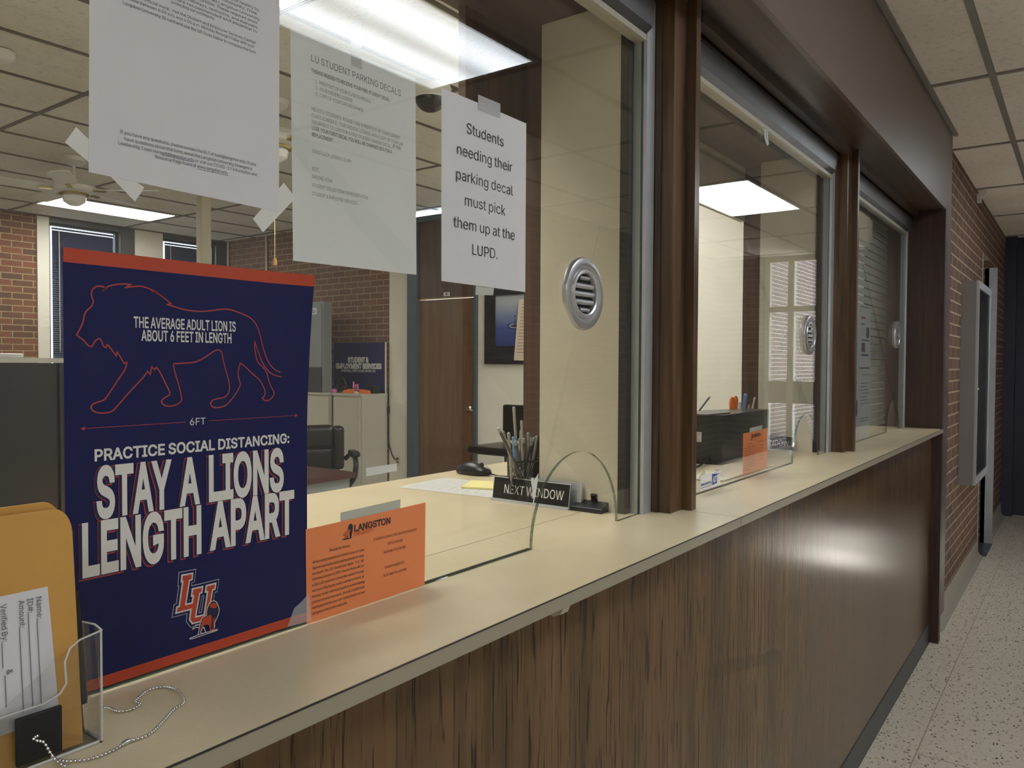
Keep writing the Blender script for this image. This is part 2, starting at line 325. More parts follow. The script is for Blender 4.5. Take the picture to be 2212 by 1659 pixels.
def prismatic():
    """ribbed acrylic over the tubes"""
    m, nt, b = new_mat('hall_diffuser_ribbed')
    g = node(nt, 'ShaderNodeNewGeometry'); w1 = node(nt, 'ShaderNodeTexWave'); w1.bands_direction = 'X'; w1.inputs['Scale'].default_value = 26
    mp = node(nt, 'ShaderNodeMapping'); mp.inputs['Rotation'].default_value = (0, 0, 0)
    nt.links.new(g.outputs['Position'], mp.inputs['Vector']); nt.links.new(mp.outputs[0], w1.inputs['Vector'])
    sp = node(nt, 'ShaderNodeSeparateXYZ'); nt.links.new(g.outputs['Position'], sp.inputs[0])
    # two tubes above the lens, at y = -1.20 and y = -1.46
    t = None
    tubes = []
    for yy in (-1.20, -1.46):
        a = node(nt, 'ShaderNodeMath', operation='ADD'); a.inputs[1].default_value = -yy; nt.links.new(sp.outputs[1], a.inputs[0])
        q = node(nt, 'ShaderNodeMath', operation='ABSOLUTE'); nt.links.new(a.outputs[0], q.inputs[0])
        r = node(nt, 'ShaderNodeMapRange'); r.interpolation_type = 'SMOOTHSTEP'
        r.inputs[1].default_value = 0.14; r.inputs[2].default_value = 0.0; r.inputs[3].default_value = 0.0; r.inputs[4].default_value = 1.0
        nt.links.new(q.outputs[0], r.inputs[0]); tubes.append(r)
    mxx = node(nt, 'ShaderNodeMath', operation='MAXIMUM'); nt.links.new(tubes[0].outputs[0], mxx.inputs[0]); nt.links.new(tubes[1].outputs[0], mxx.inputs[1])
    e = node(nt, 'ShaderNodeMath', operation='MULTIPLY_ADD'); e.inputs[1].default_value = HALL_L*0.75; e.inputs[2].default_value = HALL_L*0.62
    nt.links.new(mxx.outputs[0], e.inputs[0])
    f = node(nt, 'ShaderNodeMath', operation='MULTIPLY_ADD'); f.inputs[1].default_value = 0.5; f.inputs[2].default_value = 0.75
    nt.links.new(w1.outputs['Fac'], f.inputs[0])
    p = node(nt, 'ShaderNodeMath', operation='MULTIPLY'); nt.links.new(e.outputs[0], p.inputs[0]); nt.links.new(f.outputs[0], p.inputs[1])
    b.inputs['Base Color'].default_value = (0.9, 0.9, 0.9, 1); b.inputs['Emission Color'].default_value = (0.88, 0.94, 1.0, 1)
    nt.links.new(p.outputs[0], b.inputs['Emission Strength'])
    return m
M['halllens'] = prismatic()

# ------------------------------------------------------------ mesh helpers
BASE = {}      # world position of each root, so that parts are written in world coordinates
def box(bm, x0, x1, y0, y1, z0, z1, mi=0):
    v = [bm.verts.new((x, y, z)) for x in (x0, x1) for y in (y0, y1) for z in (z0, z1)]
    for f in ((0,1,3,2),(4,6,7,5),(0,4,5,1),(2,3,7,6),(0,2,6,4),(1,5,7,3)):
        bm.faces.new([v[i] for i in f]).material_index = mi
    return v
def prism(bm, pts, axis, a0, a1, mi=0, side_mi=None):
    """extrude a polygon along an axis; pts are the two other coordinates in x, y, z order"""
    def P(p, a):
        return {'x': (a, p[0], p[1]), 'y': (p[0], a, p[1]), 'z': (p[0], p[1], a)}[axis]
    A = [bm.verts.new(P(p, a0)) for p in pts]; B = [bm.verts.new(P(p, a1)) for p in pts]
    n = len(pts)
    bm.faces.new(A).material_index = mi; bm.faces.new(list(reversed(B))).material_index = mi
    for i in range(n):
        bm.faces.new((A[i], B[i], B[(i+1) % n], A[(i+1) % n])).material_index = mi if side_mi is None else side_mi
def frame_of(t):
    t = t.normalized(); u = Vector((0,0,1)).cross(t)
    if u.length < 1e-4: u = Vector((1,0,0))
    u.normalize(); return u, t.cross(u)
def tube(bm, pts, r, seg=8, mi=0):
    pts = [Vector(p) for p in pts]; rings = []
    rr = r if isinstance(r, (list, tuple)) else [r]*len(pts)
    u0 = None
    for i, p in enumerate(pts):
        t = (pts[min(i+1, len(pts)-1)] - pts[max(i-1, 0)])
        if t.length < 1e-9: t = Vector((0,0,1))
        t.normalize()
        if u0 is None: u, v = frame_of(t)
        else:
            u = (u0 - t*u0.dot(t))
            if u.length < 1e-5: u, v = frame_of(t)
            u.normalize(); v = t.cross(u)
        u0 = u
        rings.append([bm.verts.new(p + (u*math.cos(2*PI*k/seg) + v*math.sin(2*PI*k/seg))*rr[i]) for k in range(seg)])
    for a, b in zip(rings, rings[1:]):
        for k in range(seg): bm.faces.new((a[k], a[(k+1) % seg], b[(k+1) % seg], b[k])).material_index = mi
    bm.faces.new(list(reversed(rings[0]))).material_index = mi; bm.faces.new(rings[-1]).material_index = mi
def lathe(bm, prof, c, axis='z', seg=32, mi=0):
    """prof: (radius, height) pairs along the axis"""
    c = Vector(c); rings = []
    for r, h in prof:
        ring = []
        for k in range(seg if r > 1e-6 else 1):
            a = 2*PI*k/seg; x, y = r*math.cos(a), r*math.sin(a)
            ring.append(bm.verts.new(c + Vector({'z': (x, y, h), 'y': (x, h, y), 'x': (h, x, y)}[axis])))
        rings.append(ring)
    for a, b in zip(rings, rings[1:]):
        for k in range(seg):
            q = [a[k % len(a)], a[(k+1) % len(a)], b[(k+1) % len(b)], b[k % len(b)]]
            q = list(dict.fromkeys(q))
            if len(q) > 2: bm.faces.new(q).material_index = mi
def ball(bm, c, r, seg=10, mi=0, sz=1.0):
    lathe(bm, [(r*math.sin(PI*i/(seg//2)) if 0 < i < seg//2 else 0, -r*sz*math.cos(PI*i/(seg//2))) for i in range(seg//2+1)], c, 'z', seg, mi)
def quad(bm, pts, mi=0):
    f = bm.faces.new([bm.verts.new(p) for p in pts]); f.material_index = mi; return f
def sheet(bm, corners, thick, n=(0,1,0), mi=0, nu=1, nv=1, bow=0.0):
    """thin slab over four corners (tl, tr, br, bl), thick along n, gently bowed"""
    c = [Vector(p) for p in corners]; n = Vector(n); F, B = [], []
    for j in range(nv+1):
        for i in range(nu+1):
            s, t = i/nu, j/nv
            p = (c[0]*(1-s)+c[1]*s)*(1-t) + (c[3]*(1-s)+c[2]*s)*t
            p = p - n*bow*math.sin(PI*s)*(0.6+0.4*math.sin(PI*t))
            F.append(bm.verts.new(p)); B.append(bm.verts.new(p+n*thick))
    W_ = nu+1
    for j in range(nv):
        for i in range(nu):
            a = j*W_+i; q = (a, a+1, a+1+W_, a+W_)
            bm.faces.new([F[k] for k in q]).material_index = mi; bm.faces.new([B[k] for k in reversed(q)]).material_index = mi
    rim = [i for i in range(W_)] + [j*W_+nu for j in range(1, nv+1)] + [nv*W_+i for i in range(nu-1, -1, -1)] + [j*W_ for j in range(nv-1, 0, -1)]
    for a, b in zip(rim, rim[1:]+rim[:1]): bm.faces.new((F[b], F[a], B[a], B[b])).material_index = mi
def cushion(bm, x0, x1, y0, y1, z0, z1, r):
    v = box(bm, x0, x1, y0, y1, z0, z1)
    es = list({e for q in v for e in q.link_edges})
    bmesh.ops.bevel(bm, geom=es, offset=r, segments=4, profile=0.6, affect='EDGES')
def new(): return bmesh.new()
def obj(name, bm, m, parent=None, smooth=False, bevel=0.0, local=False, recalc=True):
    if bevel:
        es = [e for e in bm.edges if len(e.link_faces) == 2 and e.calc_face_angle(0) > 0.6]
        bmesh.ops.bevel(bm, geom=es, offset=bevel, segments=2, profile=0.7, affect='EDGES')
    if recalc: bmesh.ops.recalc_face_normals(bm, faces=bm.faces)
    me = bpy.data.meshes.new(name)
    bm.verts.ensure_lookup_table()
    if parent is not None: o0 = Vector((0,0,0)) if local else BASE[parent.name]
    elif local: o0 = Vector((0,0,0))
    else:
        xs = [v.co for v in bm.verts]
        o0 = Vector(((min(c.x for c in xs)+max(c.x for c in xs))/2, (min(c.y for c in xs)+max(c.y for c in xs))/2, min(c.z for c in xs)))
    for v in bm.verts: v.co -= o0
    bm.to_mesh(me); bm.free()
    ms = m if isinstance(m, (list, tuple)) else [m]
    for k in ms: me.materials.append(M[k])
    if smooth:
        for p in me.polygons: p.use_smooth = True
        me.set_sharp_from_angle(angle=math.radians(40))
    o = bpy.data.objects.new(name, me); COL.objects.link(o)
    if parent is None: o.location = o0; BASE[o.name] = o0
    else: o.parent = parent; BASE[o.name] = BASE[parent.name]
    return o
def tag(o, label, cat, group=None, kind=None):
    o['label'] = label; o['category'] = cat
    if group: o['group'] = group
    if kind: o['kind'] = kind
    return o
def thing(name, label, cat, loc, group=None):
    o = bpy.data.objects.new(name, None); COL.objects.link(o); o.empty_display_size = 0.05
    o.location = loc; BASE[o.name] = Vector(loc)
    return tag(o, label, cat, group)
def struct(name, bm, m, **k):
    o = obj(name, bm, m, **k); o['kind'] = 'structure'; return o
def structE(name, loc):
    o = bpy.data.objects.new(name, None); COL.objects.link(o); o.location = loc; BASE[o.name] = Vector(loc); o['kind'] = 'structure'; return o
def copy_tree(o, parent=None, off=None):
    c = o.copy(); COL.objects.link(c)
    if parent is not None: c.parent = parent
    if off is not None: c.location = o.location + Vector(off)
    BASE[c.name] = BASE[o.name] + Vector(off or (0,0,0))
    for ch in list(o.children): copy_tree(ch, c)
    return c
def dup(o, off, label=None, group=None):
    c = copy_tree(o, None, off)
    if label: c['label'] = label
    if group: c['group'] = group
    return c
# lettering: flat printed glyphs on a plane
_gl = {}
def embolden(outs, d):
    if abs(d) < 0.01: return outs
    ar = lambda P: sum(P[i-1][0]*P[i][1]-P[i][0]*P[i-1][1] for i in range(len(P)))
    sg = 1 if max((ar(P) for P in outs), key=abs) > 0 else -1; res = []
    for P in outs:
        Q = [P[i] for i in range(len(P)) if (P[i][0]-P[i-1][0])**2+(P[i][1]-P[i-1][1])**2 > 4]
        V = [Vector(p) for p in Q]; N = len(V); R = []
        for i in range(N):
            a, c = (V[i]-V[i-1]).normalized(), (V[(i+1) % N]-V[i]).normalized()
            n1, n2 = Vector((a.y, -a.x))*sg, Vector((c.y, -c.x))*sg; b = n1+n2
            b = b.normalized() if b.length > 1e-3 else n1
            R.append(tuple(V[i]+b*d/max(0.55, b.dot(n1))))
        res.append(R)
    return res
GLY = {'!':"98|34,80 32,254 66,254 64,80|49,-2 40,-1 33,4 28,12 26,20 28,29 33,37 40,42 49,43 58,42 65,37 70,29 72,20 70,12 65,4 58,-1",
'#':"220|121,0 163,254 188,254 147,0|5,70 9,96 200,96 196,70|32,0 73,254 99,254 57,0|20,158 24,184 215,184 211,158",
'$':"223|101,-37 101,292 122,292 122,-37|112,-4 86,-2 64,5 46,15 32,30 23,48 19,68 52,68 55,55 62,44 71,35 83,29 112,25 128,26 143,30 155,37 165,46 171,57 173,70 171,81 166,89 148,102 122,111 92,120 64,130 43,145 30,163 26,186 29,206 37,224 51,238 69,249 90,256 114,258 137,256 158,249 175,238 189,224 197,208 200,189 169,189 163,206 151,219 134,227 112,229 97,228 84,224 73,218 64,209 59,199 58,188 60,176 65,167 85,154 106,147 132,140 156,132 179,119 197,99 202,85 204,69 201,50 193,32 180,17 162,5 139,-2",
'&':"224|98,-3 75,-1 55,6 39,17 27,31 20,48 17,67 19,82 24,95 42,117 70,139 108,168 118,176 127,187 131,202 129,214 123,223 113,228 101,230 84,227 73,216 68,199 73,182 84,164 102,142 219,0 182,0 86,116 61,146 44,172 39,185 38,199 40,215 45,229 55,241 67,249 82,255 100,257 118,255 133,249 145,241 154,230 160,217 162,202 158,181 146,162 128,146 77,109 55,87 50,77 48,66 50,54 55,44 62,35 72,29 83,25 96,23 111,25 126,30 151,48 160,61 168,76 173,93 174,112 204,112 202,90 198,72 185,46 173,31 166,23 153,12 136,3 117,-2",
"'":"103|39,159 35,254 68,254 64,159",
'(':"137|45,103 50,162 66,221 88,270 118,270 95,214 81,157 76,103 80,57 94,8 118,-48 88,-48 69,-11 56,27 47,66",
')':"137|19,-48 43,9 57,58 61,103 56,157 41,214 19,270 48,270 71,221 86,162 92,103 89,65 81,27 67,-11 48,-48",
',':"94|19,-60 34,36 68,36 42,-60",
'-':"227|168,122 168,94 57,94 57,122",
'.':"94|48,-2 39,-1 31,4 26,12 25,20 26,29 31,37 39,42 48,43 56,42 64,37 69,29 71,20 69,12 64,4 56,-1",
'/':"125|117,266 36,-38 7,-38 89,266",
'0':"227|113,-3 87,0 65,12 47,31 34,57 27,89 24,127 27,165 35,197 48,223 65,242 87,254 113,258 139,254 161,242 179,223 192,197 200,165 203,127 200,89 192,57 179,31 162,12 140,0|113,25 131,28 145,37 157,52 165,72 170,97 172,127 170,157 165,182 157,203 145,218 131,227 113,230 96,227 82,218 70,203 62,182 56,157 55,127 56,97 62,72 70,52 82,37 96,28",
'1':"227|38,0 38,27 195,27 195,0|138,254 138,0 106,0 106,224 105,224 43,179 43,213 99,254",
'2':"227|32,0 32,24 117,114 141,141 155,163 160,186 159,198 154,209 146,218 137,224 112,230 98,228 86,224 77,216 69,207 65,195 64,181 33,181 35,202 43,221 55,237 72,248 91,255 112,258 134,255 153,248 169,237 181,223 188,205 191,186 185,159 168,129 133,90 76,30 76,28 195,28 195,0",
'3':"227|109,-3 87,-1 66,5 49,15 35,29 26,46 22,66 55,66 57,54 63,44 72,35 83,30 109,25 138,30 149,37 157,46 163,58 165,72 163,86 158,98 150,109 137,117 121,122 101,124 78,124 78,150 144,224 144,226 35,226 35,254 186,254 186,230 106,139 106,144 132,144 154,138 172,127 185,111 194,93 196,72 194,51 185,33 172,18 154,6 133,-1",
'4':"227|20,53 20,79 123,254 155,254 54,83 54,81 207,81 207,53|141,0 141,61 141,73 141,159 171,159 171,0",
'5':"227|111,-3 89,-1 70,6 54,16 41,30 33,47 30,65 61,65 64,54 69,44 87,30 111,25 125,27 138,32 149,41 157,52 162,66 164,81 162,97 157,111 148,122 137,131 124,137 109,138 84,134 64,123 34,126 48,254 183,254 183,226 75,226 67,151 68,151 89,162 115,167 131,165 147,160 161,153 172,143 182,130 189,116 194,99 195,82 193,58 184,38 171,21 154,8 134,-1",
'6':"227|113,-3 91,-1 71,7 55,20 42,37 34,58 32,81 34,100 40,119 69,170 126,254 161,254 75,131 73,131 83,144 98,153 117,157 139,155 158,147 173,136 185,120 192,101 194,79 192,56 184,36 171,20 155,7 135,-1|113,24 127,26 139,31 149,40 157,51 162,64 164,79 162,94 157,107 149,118 139,126 127,131 113,133 99,131 87,126 77,118 69,107 64,94 62,79 64,64 69,51 77,40 87,31 99,26",
'7':"227|48,0 162,224 162,226 31,226 31,254 195,254 195,224 82,0",
'8':"227|113,-3 89,-1 68,6 50,17 37,31 29,48 26,68 28,83 33,98 40,110 51,121 63,128 76,132 76,133 59,141 46,154 38,171 35,190 38,209 45,225 57,239 73,249 92,256 113,258 134,256 153,249 169,239 181,225 188,209 191,190 188,171 180,154 167,141 150,133 150,132 164,128 176,121 186,110 194,98 199,83 200,68 198,48 189,31 176,17 158,6 137,-1|113,25 129,26 142,30 153,37 161,46 167,57 168,69 167,83 161,94 153,104 141,111 128,116 113,118 98,116 85,111 73,104 65,94 59,83 58,69 59,57 64,46 73,37 84,30 97,26|113,145 137,150 146,157 154,165 158,176 160,188 158,200 154,210 147,218 138,225 113,230 89,225 79,218 72,210 68,200 66,188 68,176 72,165 79,157 89,150",
'9':"227|113,258 135,255 155,247 171,234 184,217 192,197 194,173 192,155 186,135 158,84 100,0 65,0 151,124 154,124 144,111 128,101 109,97 87,100 69,107 53,119 41,134 34,154 32,176 34,198 42,218 55,235 71,247 91,255|113,230 99,228 87,223 77,215 69,204 64,191 63,176 64,161 69,148 77,137 87,129 99,123 113,122 127,123 139,129 149,137 157,147 162,160 164,175 162,190 157,204 150,215 139,223 127,228",
':':"94|48,-2 39,-1 31,4 26,12 25,20 26,29 31,37 39,42 48,43 56,42 64,37 69,29 71,20 69,12 64,4 56,-1|48,135 39,137 31,142 26,149 25,158 26,167 31,174 39,179 48,181 56,179 64,174 69,167 71,158 69,149 64,142 56,137",
';':"94|19,-60 34,36 68,36 42,-60|52,135 43,137 36,142 31,149 29,158 31,167 36,174 43,179 52,181 61,179 68,174 73,167 75,158 73,149 68,142 61,137",
'?':"179|66,76 66,80 71,115 76,126 84,135 104,149 123,167 129,178 131,192 129,203 125,213 110,226 89,231 69,226 53,213 48,202 46,189 14,189 17,209 24,226 36,240 51,250 69,256 89,258 110,256 127,249 142,239 153,226 160,209 162,191 160,172 153,156 142,142 127,130 110,118 100,103 97,79 97,76|82,-2 73,-1 66,4 61,12 59,20 61,29 66,37 73,42 82,43 91,42 98,37 103,29 105,20 103,12 98,4 91,-1",
'@':"338|178,-68 142,-65 111,-57 84,-44 61,-26 43,-4 31,23 23,54 20,90 23,124 31,155 44,182 61,204 84,222 110,235 140,243 174,246 207,243 236,235 261,221 281,204 297,183 308,159 315,134 318,108 316,71 307,38 300,25 289,14 276,8 258,5 238,8 220,18 214,25 211,34 210,34 204,24 194,15 181,8 163,6 142,9 125,18 112,31 102,48 96,69 94,91 97,113 103,132 114,149 129,161 146,169 165,172 180,170 192,166 208,153 210,153 210,167 237,167 237,55 238,45 242,37 249,31 259,30 270,32 278,38 284,48 288,64 291,108 289,129 283,150 274,170 261,187 245,201 225,212 201,219 174,221 146,219 121,212 100,201 82,186 68,167 57,144 51,118 49,89 51,59 57,33 68,10 82,-8 101,-23 123,-34 149,-40 179,-43 206,-40 229,-34 245,-29 252,-53 232,-60 205,-65|165,32 180,34 191,39 200,47 206,59 211,92 210,111 206,124 199,134 190,141 165,146 152,144 141,139 133,130 126,119 121,92 125,63 131,50 139,41 151,35",
'A':"240|8,0 101,254 138,254 231,0 198,0 144,151 132,186 116,239 123,239 106,185 95,151 43,0|55,71 55,99 185,99 185,71",
'B':"228|30,0 30,254 121,254 145,252 164,245 180,235 190,221 197,205 199,187 198,172 193,160 178,143 157,133 157,131 170,129 182,123 192,114 201,102 207,86 209,68 207,50 200,33 189,20 172,9 151,2 123,0|62,29 122,29 148,31 165,40 175,53 178,68 176,81 171,92 163,102 153,109 140,114 124,115 62,115|62,143 119,143 144,148 154,155 162,163 166,174 168,186 165,202 156,214 141,223 120,226 62,226",
'C':"255|134,-3 103,1 75,12 52,32 35,58 24,90 20,127 24,165 35,197 52,223 75,242 103,254 134,258 170,252 186,245 201,236 214,224 224,209 232,193 236,174 204,174 195,197 179,214 158,224 134,228 111,225 92,216 75,202 62,182 54,157 52,127 54,97 63,72 75,53 92,38 112,29 134,26 158,30 179,40 195,57 204,80 236,80 232,62 224,45 214,31 201,19 187,9 170,2 153,-2",
'D':"251|109,0 48,0 48,29 107,29 136,31 159,40 177,55 189,75 197,99 200,128 197,156 190,180 177,200 160,214 138,223 110,226 47,226 47,254 113,254 147,251 176,239 200,221 217,196 227,164 231,128 227,91 217,59 199,34 175,15 145,4|62,254 62,0 30,0 30,254",
'E':"209|30,0 30,254 186,254 186,226 62,226 62,143 178,143 178,114 62,114 62,29 188,29 188,0",
'F':"205|30,0 30,254 185,254 185,226 62,226 62,139 173,139 173,111 62,111 62,0",
'G':"260|134,-3 102,1 75,13 52,32 35,58 24,90 20,127 24,165 35,197 52,223 74,242 102,254 132,258 152,256 170,252 187,245 202,235 214,222 225,208 232,192 237,174 204,174 194,197 178,213 158,224 133,228 111,225 92,216 75,202 62,182 54,157 52,127 54,97 63,72 75,53 92,38 112,29 134,26 155,29 172,36 187,47 198,62 205,80 207,101 217,100 141,100 141,128 239,128 239,100 236,71 225,45 209,25 188,9 163,0",
'H':"258|30,0 30,254 62,254 62,144 196,144 196,254 228,254 228,0 196,0 196,116 62,116 62,0",
'I':"150|16,0 16,29 59,29 59,226 16,226 16,254 135,254 135,226 91,226 91,29 135,29 135,0",
'J':"198|93,-3 62,2 38,16 22,40 17,73 17,86 49,86 49,73 52,52 61,37 75,28 93,25 110,28 124,37 133,52 136,73 136,254 168,254 168,73 163,40 147,16 123,2",
'K':"233|52,73 52,108 70,131 87,152 106,172 182,254 224,254 116,138 114,138|30,0 30,254 62,254 62,167 62,112 62,97 62,0|186,0 94,130 114,155 224,0",
'L':"196|30,0 30,254 62,254 62,29 181,29 181,0",
'M':"314|30,0 30,254 76,254 139,94 144,79 150,61 156,42 161,24 154,24 159,41 165,61 171,79 176,94 238,254 284,254 284,0 252,0 252,145 252,163 253,184 253,207 253,229 256,229 249,205 241,181 234,161 228,145 171,0 143,0 85,145 80,160 72,181 65,204 56,229 59,229 60,208 60,186 61,164 61,145 61,0",
'N':"262|30,0 30,254 68,254 172,91 181,75 194,53 207,27 202,27 200,54 200,79 199,97 199,254 232,254 232,0 193,0 101,145 89,165 74,191 54,226 60,227 61,192 62,164 62,145 62,0",
'O':"267|133,-3 103,1 75,12 52,32 35,58 24,90 20,127 24,165 35,197 52,223 75,242 103,254 133,258 164,254 192,242 215,223 232,197 243,165 247,127 243,90 232,58 215,32 192,12 164,1|133,26 155,29 175,38 191,52 204,72 212,97 215,127 212,157 204,182 191,202 175,216 155,225 133,228 112,225 92,216 75,202 63,182 54,157 52,127 54,97 63,72 75,52 92,38 112,29",
'P':"222|30,0 30,254 118,254 144,252 166,244 183,231 195,215 202,195 204,174 202,152 195,133 183,116 166,104 144,96 118,93 55,93 55,121 116,121 134,123 149,128 159,136 167,147 171,160 172,174 171,188 167,201 159,211 148,219 134,224 116,226 62,226 62,0",
'Q':"267|123,80 156,80 185,42 192,32 234,-24 200,-24 173,13 166,23|133,-3 103,1 75,12 52,32 35,58 24,90 20,127 24,165 35,197 52,223 75,242 103,254 133,258 164,254 192,242 215,223 232,197 243,165 247,127 243,90 232,58 215,32 192,12 164,1|133,26 155,29 175,38 191,52 204,72 212,97 215,127 212,157 204,182 191,202 175,216 155,225 133,228 112,225 92,216 75,202 63,182 54,157 52,127 54,97 63,72 75,52 92,38 112,29",
'R':"224|30,0 30,254 118,254 145,252 167,244 183,232 195,217 202,198 205,176 202,154 195,136 183,120 166,109 145,101 118,99 48,99 48,128 117,128 135,129 149,133 160,141 167,150 171,162 173,176 171,190 167,202 159,212 149,220 134,224 116,226 62,226 62,0|177,0 115,115 151,115 214,0",
'S':"223|112,-4 86,-2 64,5 46,15 32,30 23,48 19,68 52,68 55,55 62,44 71,35 83,29 112,25 128,26 143,30 155,37 165,46 171,57 173,70 171,81 166,89 148,102 122,111 92,120 64,130 43,145 30,163 26,186 29,206 37,224 51,238 69,249 90,256 114,258 137,256 158,249 175,238 189,224 197,208 200,189 169,189 163,206 151,219 134,227 112,229 97,228 84,224 73,218 64,209 59,199 58,188 60,176 65,167 85,154 106,147 132,140 156,132 179,119 197,99 202,85 204,69 201,50 193,32 180,17 162,5 139,-2",
'T':"224|16,226 16,254 208,254 208,226 128,226 128,0 96,0 96,226",
'U':"259|129,-4 101,-1 77,8 57,22 42,40 33,62 30,87 30,254 62,254 62,89 64,72 70,57 80,44 94,34 110,28 129,26 149,28 165,34 179,44 188,57 194,72 196,89 196,254 229,254 229,87 226,62 216,40 201,22 182,8 157,-1",
'V':"240|102,0 8,254 42,254 96,103 108,69 124,15 117,15 133,69 145,103 197,254 231,254 139,0",
'W':"343|78,0 8,254 41,254 82,98 88,73 93,47 98,20 95,20 100,47 106,73 112,98 153,254 190,254 231,98 237,73 243,47 249,20 244,20 249,47 255,73 261,98 302,254 335,254 265,0 228,0 184,161 176,196 168,237 175,237 167,197 159,161 115,0",
'X':"237|9,0 109,142 109,118 15,254 52,254 89,200 102,181 112,164 122,146 116,146 126,164 136,181 149,200 187,254 223,254 129,119 129,143 228,0 191,0 146,65 134,83 125,98 115,116 122,116 113,98 103,83 91,65 46,0",
'Y':"236|102,0 102,104 8,254 46,254 96,172 111,146 125,115 112,115 126,146 140,172 191,254 228,254 134,104 134,0",
'Z':"219|21,0 21,23 137,193 153,215 170,238 174,227 143,226 111,226 20,226 20,254 198,254 198,231 84,64 67,40 49,17 45,27 76,28 107,29 200,29 200,0",
'a':"195|80,-4 63,-3 47,2 34,11 24,22 17,37 15,54 17,69 22,80 29,90 39,97 63,105 89,110 117,113 133,117 136,121 138,127 138,128 133,148 120,161 98,165 75,161 59,150 50,137 20,146 29,161 39,173 52,182 66,188 97,192 119,190 143,180 153,172 161,160 167,145 168,126 168,0 138,0 138,26 136,26 126,12 108,1|85,23 101,24 114,29 124,37 132,47 136,57 138,69 138,95 130,91 116,88 100,86 88,84 67,79 52,70 47,62 46,52 51,36 65,26",
'b':"212|115,-4 99,-3 86,2 69,16 59,29 56,29 56,0 26,0 26,254 57,254 57,160 59,160 69,173 86,186 98,191 115,192 137,189 156,180 173,166 185,146 193,122 195,94 193,66 185,42 173,23 157,8 137,-1|110,23 126,26 140,33 150,44 158,58 163,75 164,95 163,114 158,131 150,145 140,156 126,163 110,165 94,163 81,156 70,145 62,131 58,114 56,95 58,75 63,58 70,43 81,32 94,26",
'c':"198|104,-4 79,-1 58,8 41,23 28,43 20,66 17,94 20,122 28,146 41,165 58,180 79,189 104,192 130,189 153,178 170,161 181,138 151,131 145,145 135,155 121,162 104,165 86,162 73,155 62,144 54,129 50,112 48,94 50,75 54,59 62,44 73,33 86,26 104,23 121,26 135,33 146,44 152,59 181,51 171,28 153,11 130,0",
'd':"212|98,-4 75,-1 56,8 40,23 27,42 20,66 17,94 20,122 27,146 40,166 56,180 75,189 98,192 114,191 126,186 144,173 153,160 155,160 155,254 186,254 186,0 156,0 156,29 153,29 143,16 126,2 114,-3|102,23 118,26 132,32 142,43 150,58 154,75 156,95 154,114 150,131 142,145 132,156 118,163 102,165 86,163 72,156 62,145 54,131 50,114 48,95 50,75 54,58 62,44 73,33 86,26",
'e':"202|106,-4 80,-1 58,8 41,23 28,42 20,66 17,93 20,121 28,145 40,165 58,180 78,189 103,192 133,187 147,180 160,170 170,157 179,141 184,121 186,97 186,85 37,85 37,110 169,110 155,101 153,119 149,134 141,147 131,157 118,163 103,165 87,163 73,157 62,147 54,135 50,121 48,105 48,89 50,69 55,53 64,40 76,31 90,25 106,23 127,26 143,36 153,53 182,45 177,32 168,20 156,10 141,2 125,-3",
'f':"127|114,190 114,164 3,164 3,190|40,0 40,216 42,231 48,243 57,252 68,259 94,265 111,263 121,260 114,234 107,236 97,237 85,235 77,230 72,221 71,209 71,0",
'g':"213|103,-75 84,-74 67,-70 41,-55 25,-35 51,-20 61,-33 77,-44 103,-49 124,-46 141,-38 152,-23 156,-3 156,34 153,34 143,21 126,8 114,4 97,2 76,5 56,13 40,27 28,45 20,68 17,96 20,123 27,147 40,166 56,180 76,189 98,192 114,191 127,186 144,173 154,159 157,159 157,190 186,190 186,-4 183,-27 175,-45 162,-59 145,-68 125,-73|102,30 118,32 132,38 142,47 150,61 155,77 156,96 155,115 150,132 142,146 132,156 119,163 102,165 86,163 73,156 62,145 54,131 50,115 48,96 50,78 54,61 62,48 73,38 86,32",
'h':"205|57,113 57,0 26,0 26,254 57,254 57,144 51,144 62,166 76,181 94,189 114,192 132,190 148,184 161,174 170,160 177,142 179,120 179,0 148,0 148,118 145,137 136,152 123,161 105,165 92,163 80,159 71,151 63,141 58,129",
'i':"83|26,0 26,190 57,190 57,0|42,221 34,223 27,227 22,234 21,242 22,249 27,256 34,260 42,262 50,260 57,256 62,249 63,242 62,234 57,227 50,223",
'j':"83|26,190 57,190 57,-15 55,-31 51,-45 43,-56 32,-65 19,-70 2,-71 -5,-71 -5,-43 1,-43 12,-42 20,-36 25,-27 26,-15|42,221 34,223 27,227 22,234 20,242 22,249 27,256 34,260 42,262 50,260 57,256 61,249 63,242 61,234 57,227 50,223",
'k':"190|55,68 55,106 60,106 142,190 180,190 92,100 89,100|26,0 26,254 57,254 57,0|147,0 74,93 96,114 186,0",
'l':"95|70,-1 50,2 37,10 29,24 26,42 26,254 57,254 57,49 60,31 65,27 73,26 80,26 85,27 90,1 81,0",
'm':"305|26,0 26,190 56,190 56,148 54,148 59,162 66,173 86,188 110,193 129,190 144,180 154,166 160,147 156,147 161,160 169,172 190,187 218,193 234,191 249,186 261,177 270,164 276,148 278,128 278,0 248,0 248,127 245,145 236,156 224,163 209,165 197,164 187,160 173,145 168,124 168,0 137,0 137,130 134,144 126,156 115,163 100,165 79,160 70,154 63,145 58,133 57,119 57,0",
'n':"205|57,113 57,0 26,0 26,190 56,190 56,144 51,144 62,166 76,181 94,189 114,192 132,190 147,184 160,174 170,160 176,142 179,120 179,0 148,0 148,118 145,137 136,152 123,161 105,165 92,163 80,159 71,151 63,141 58,129",
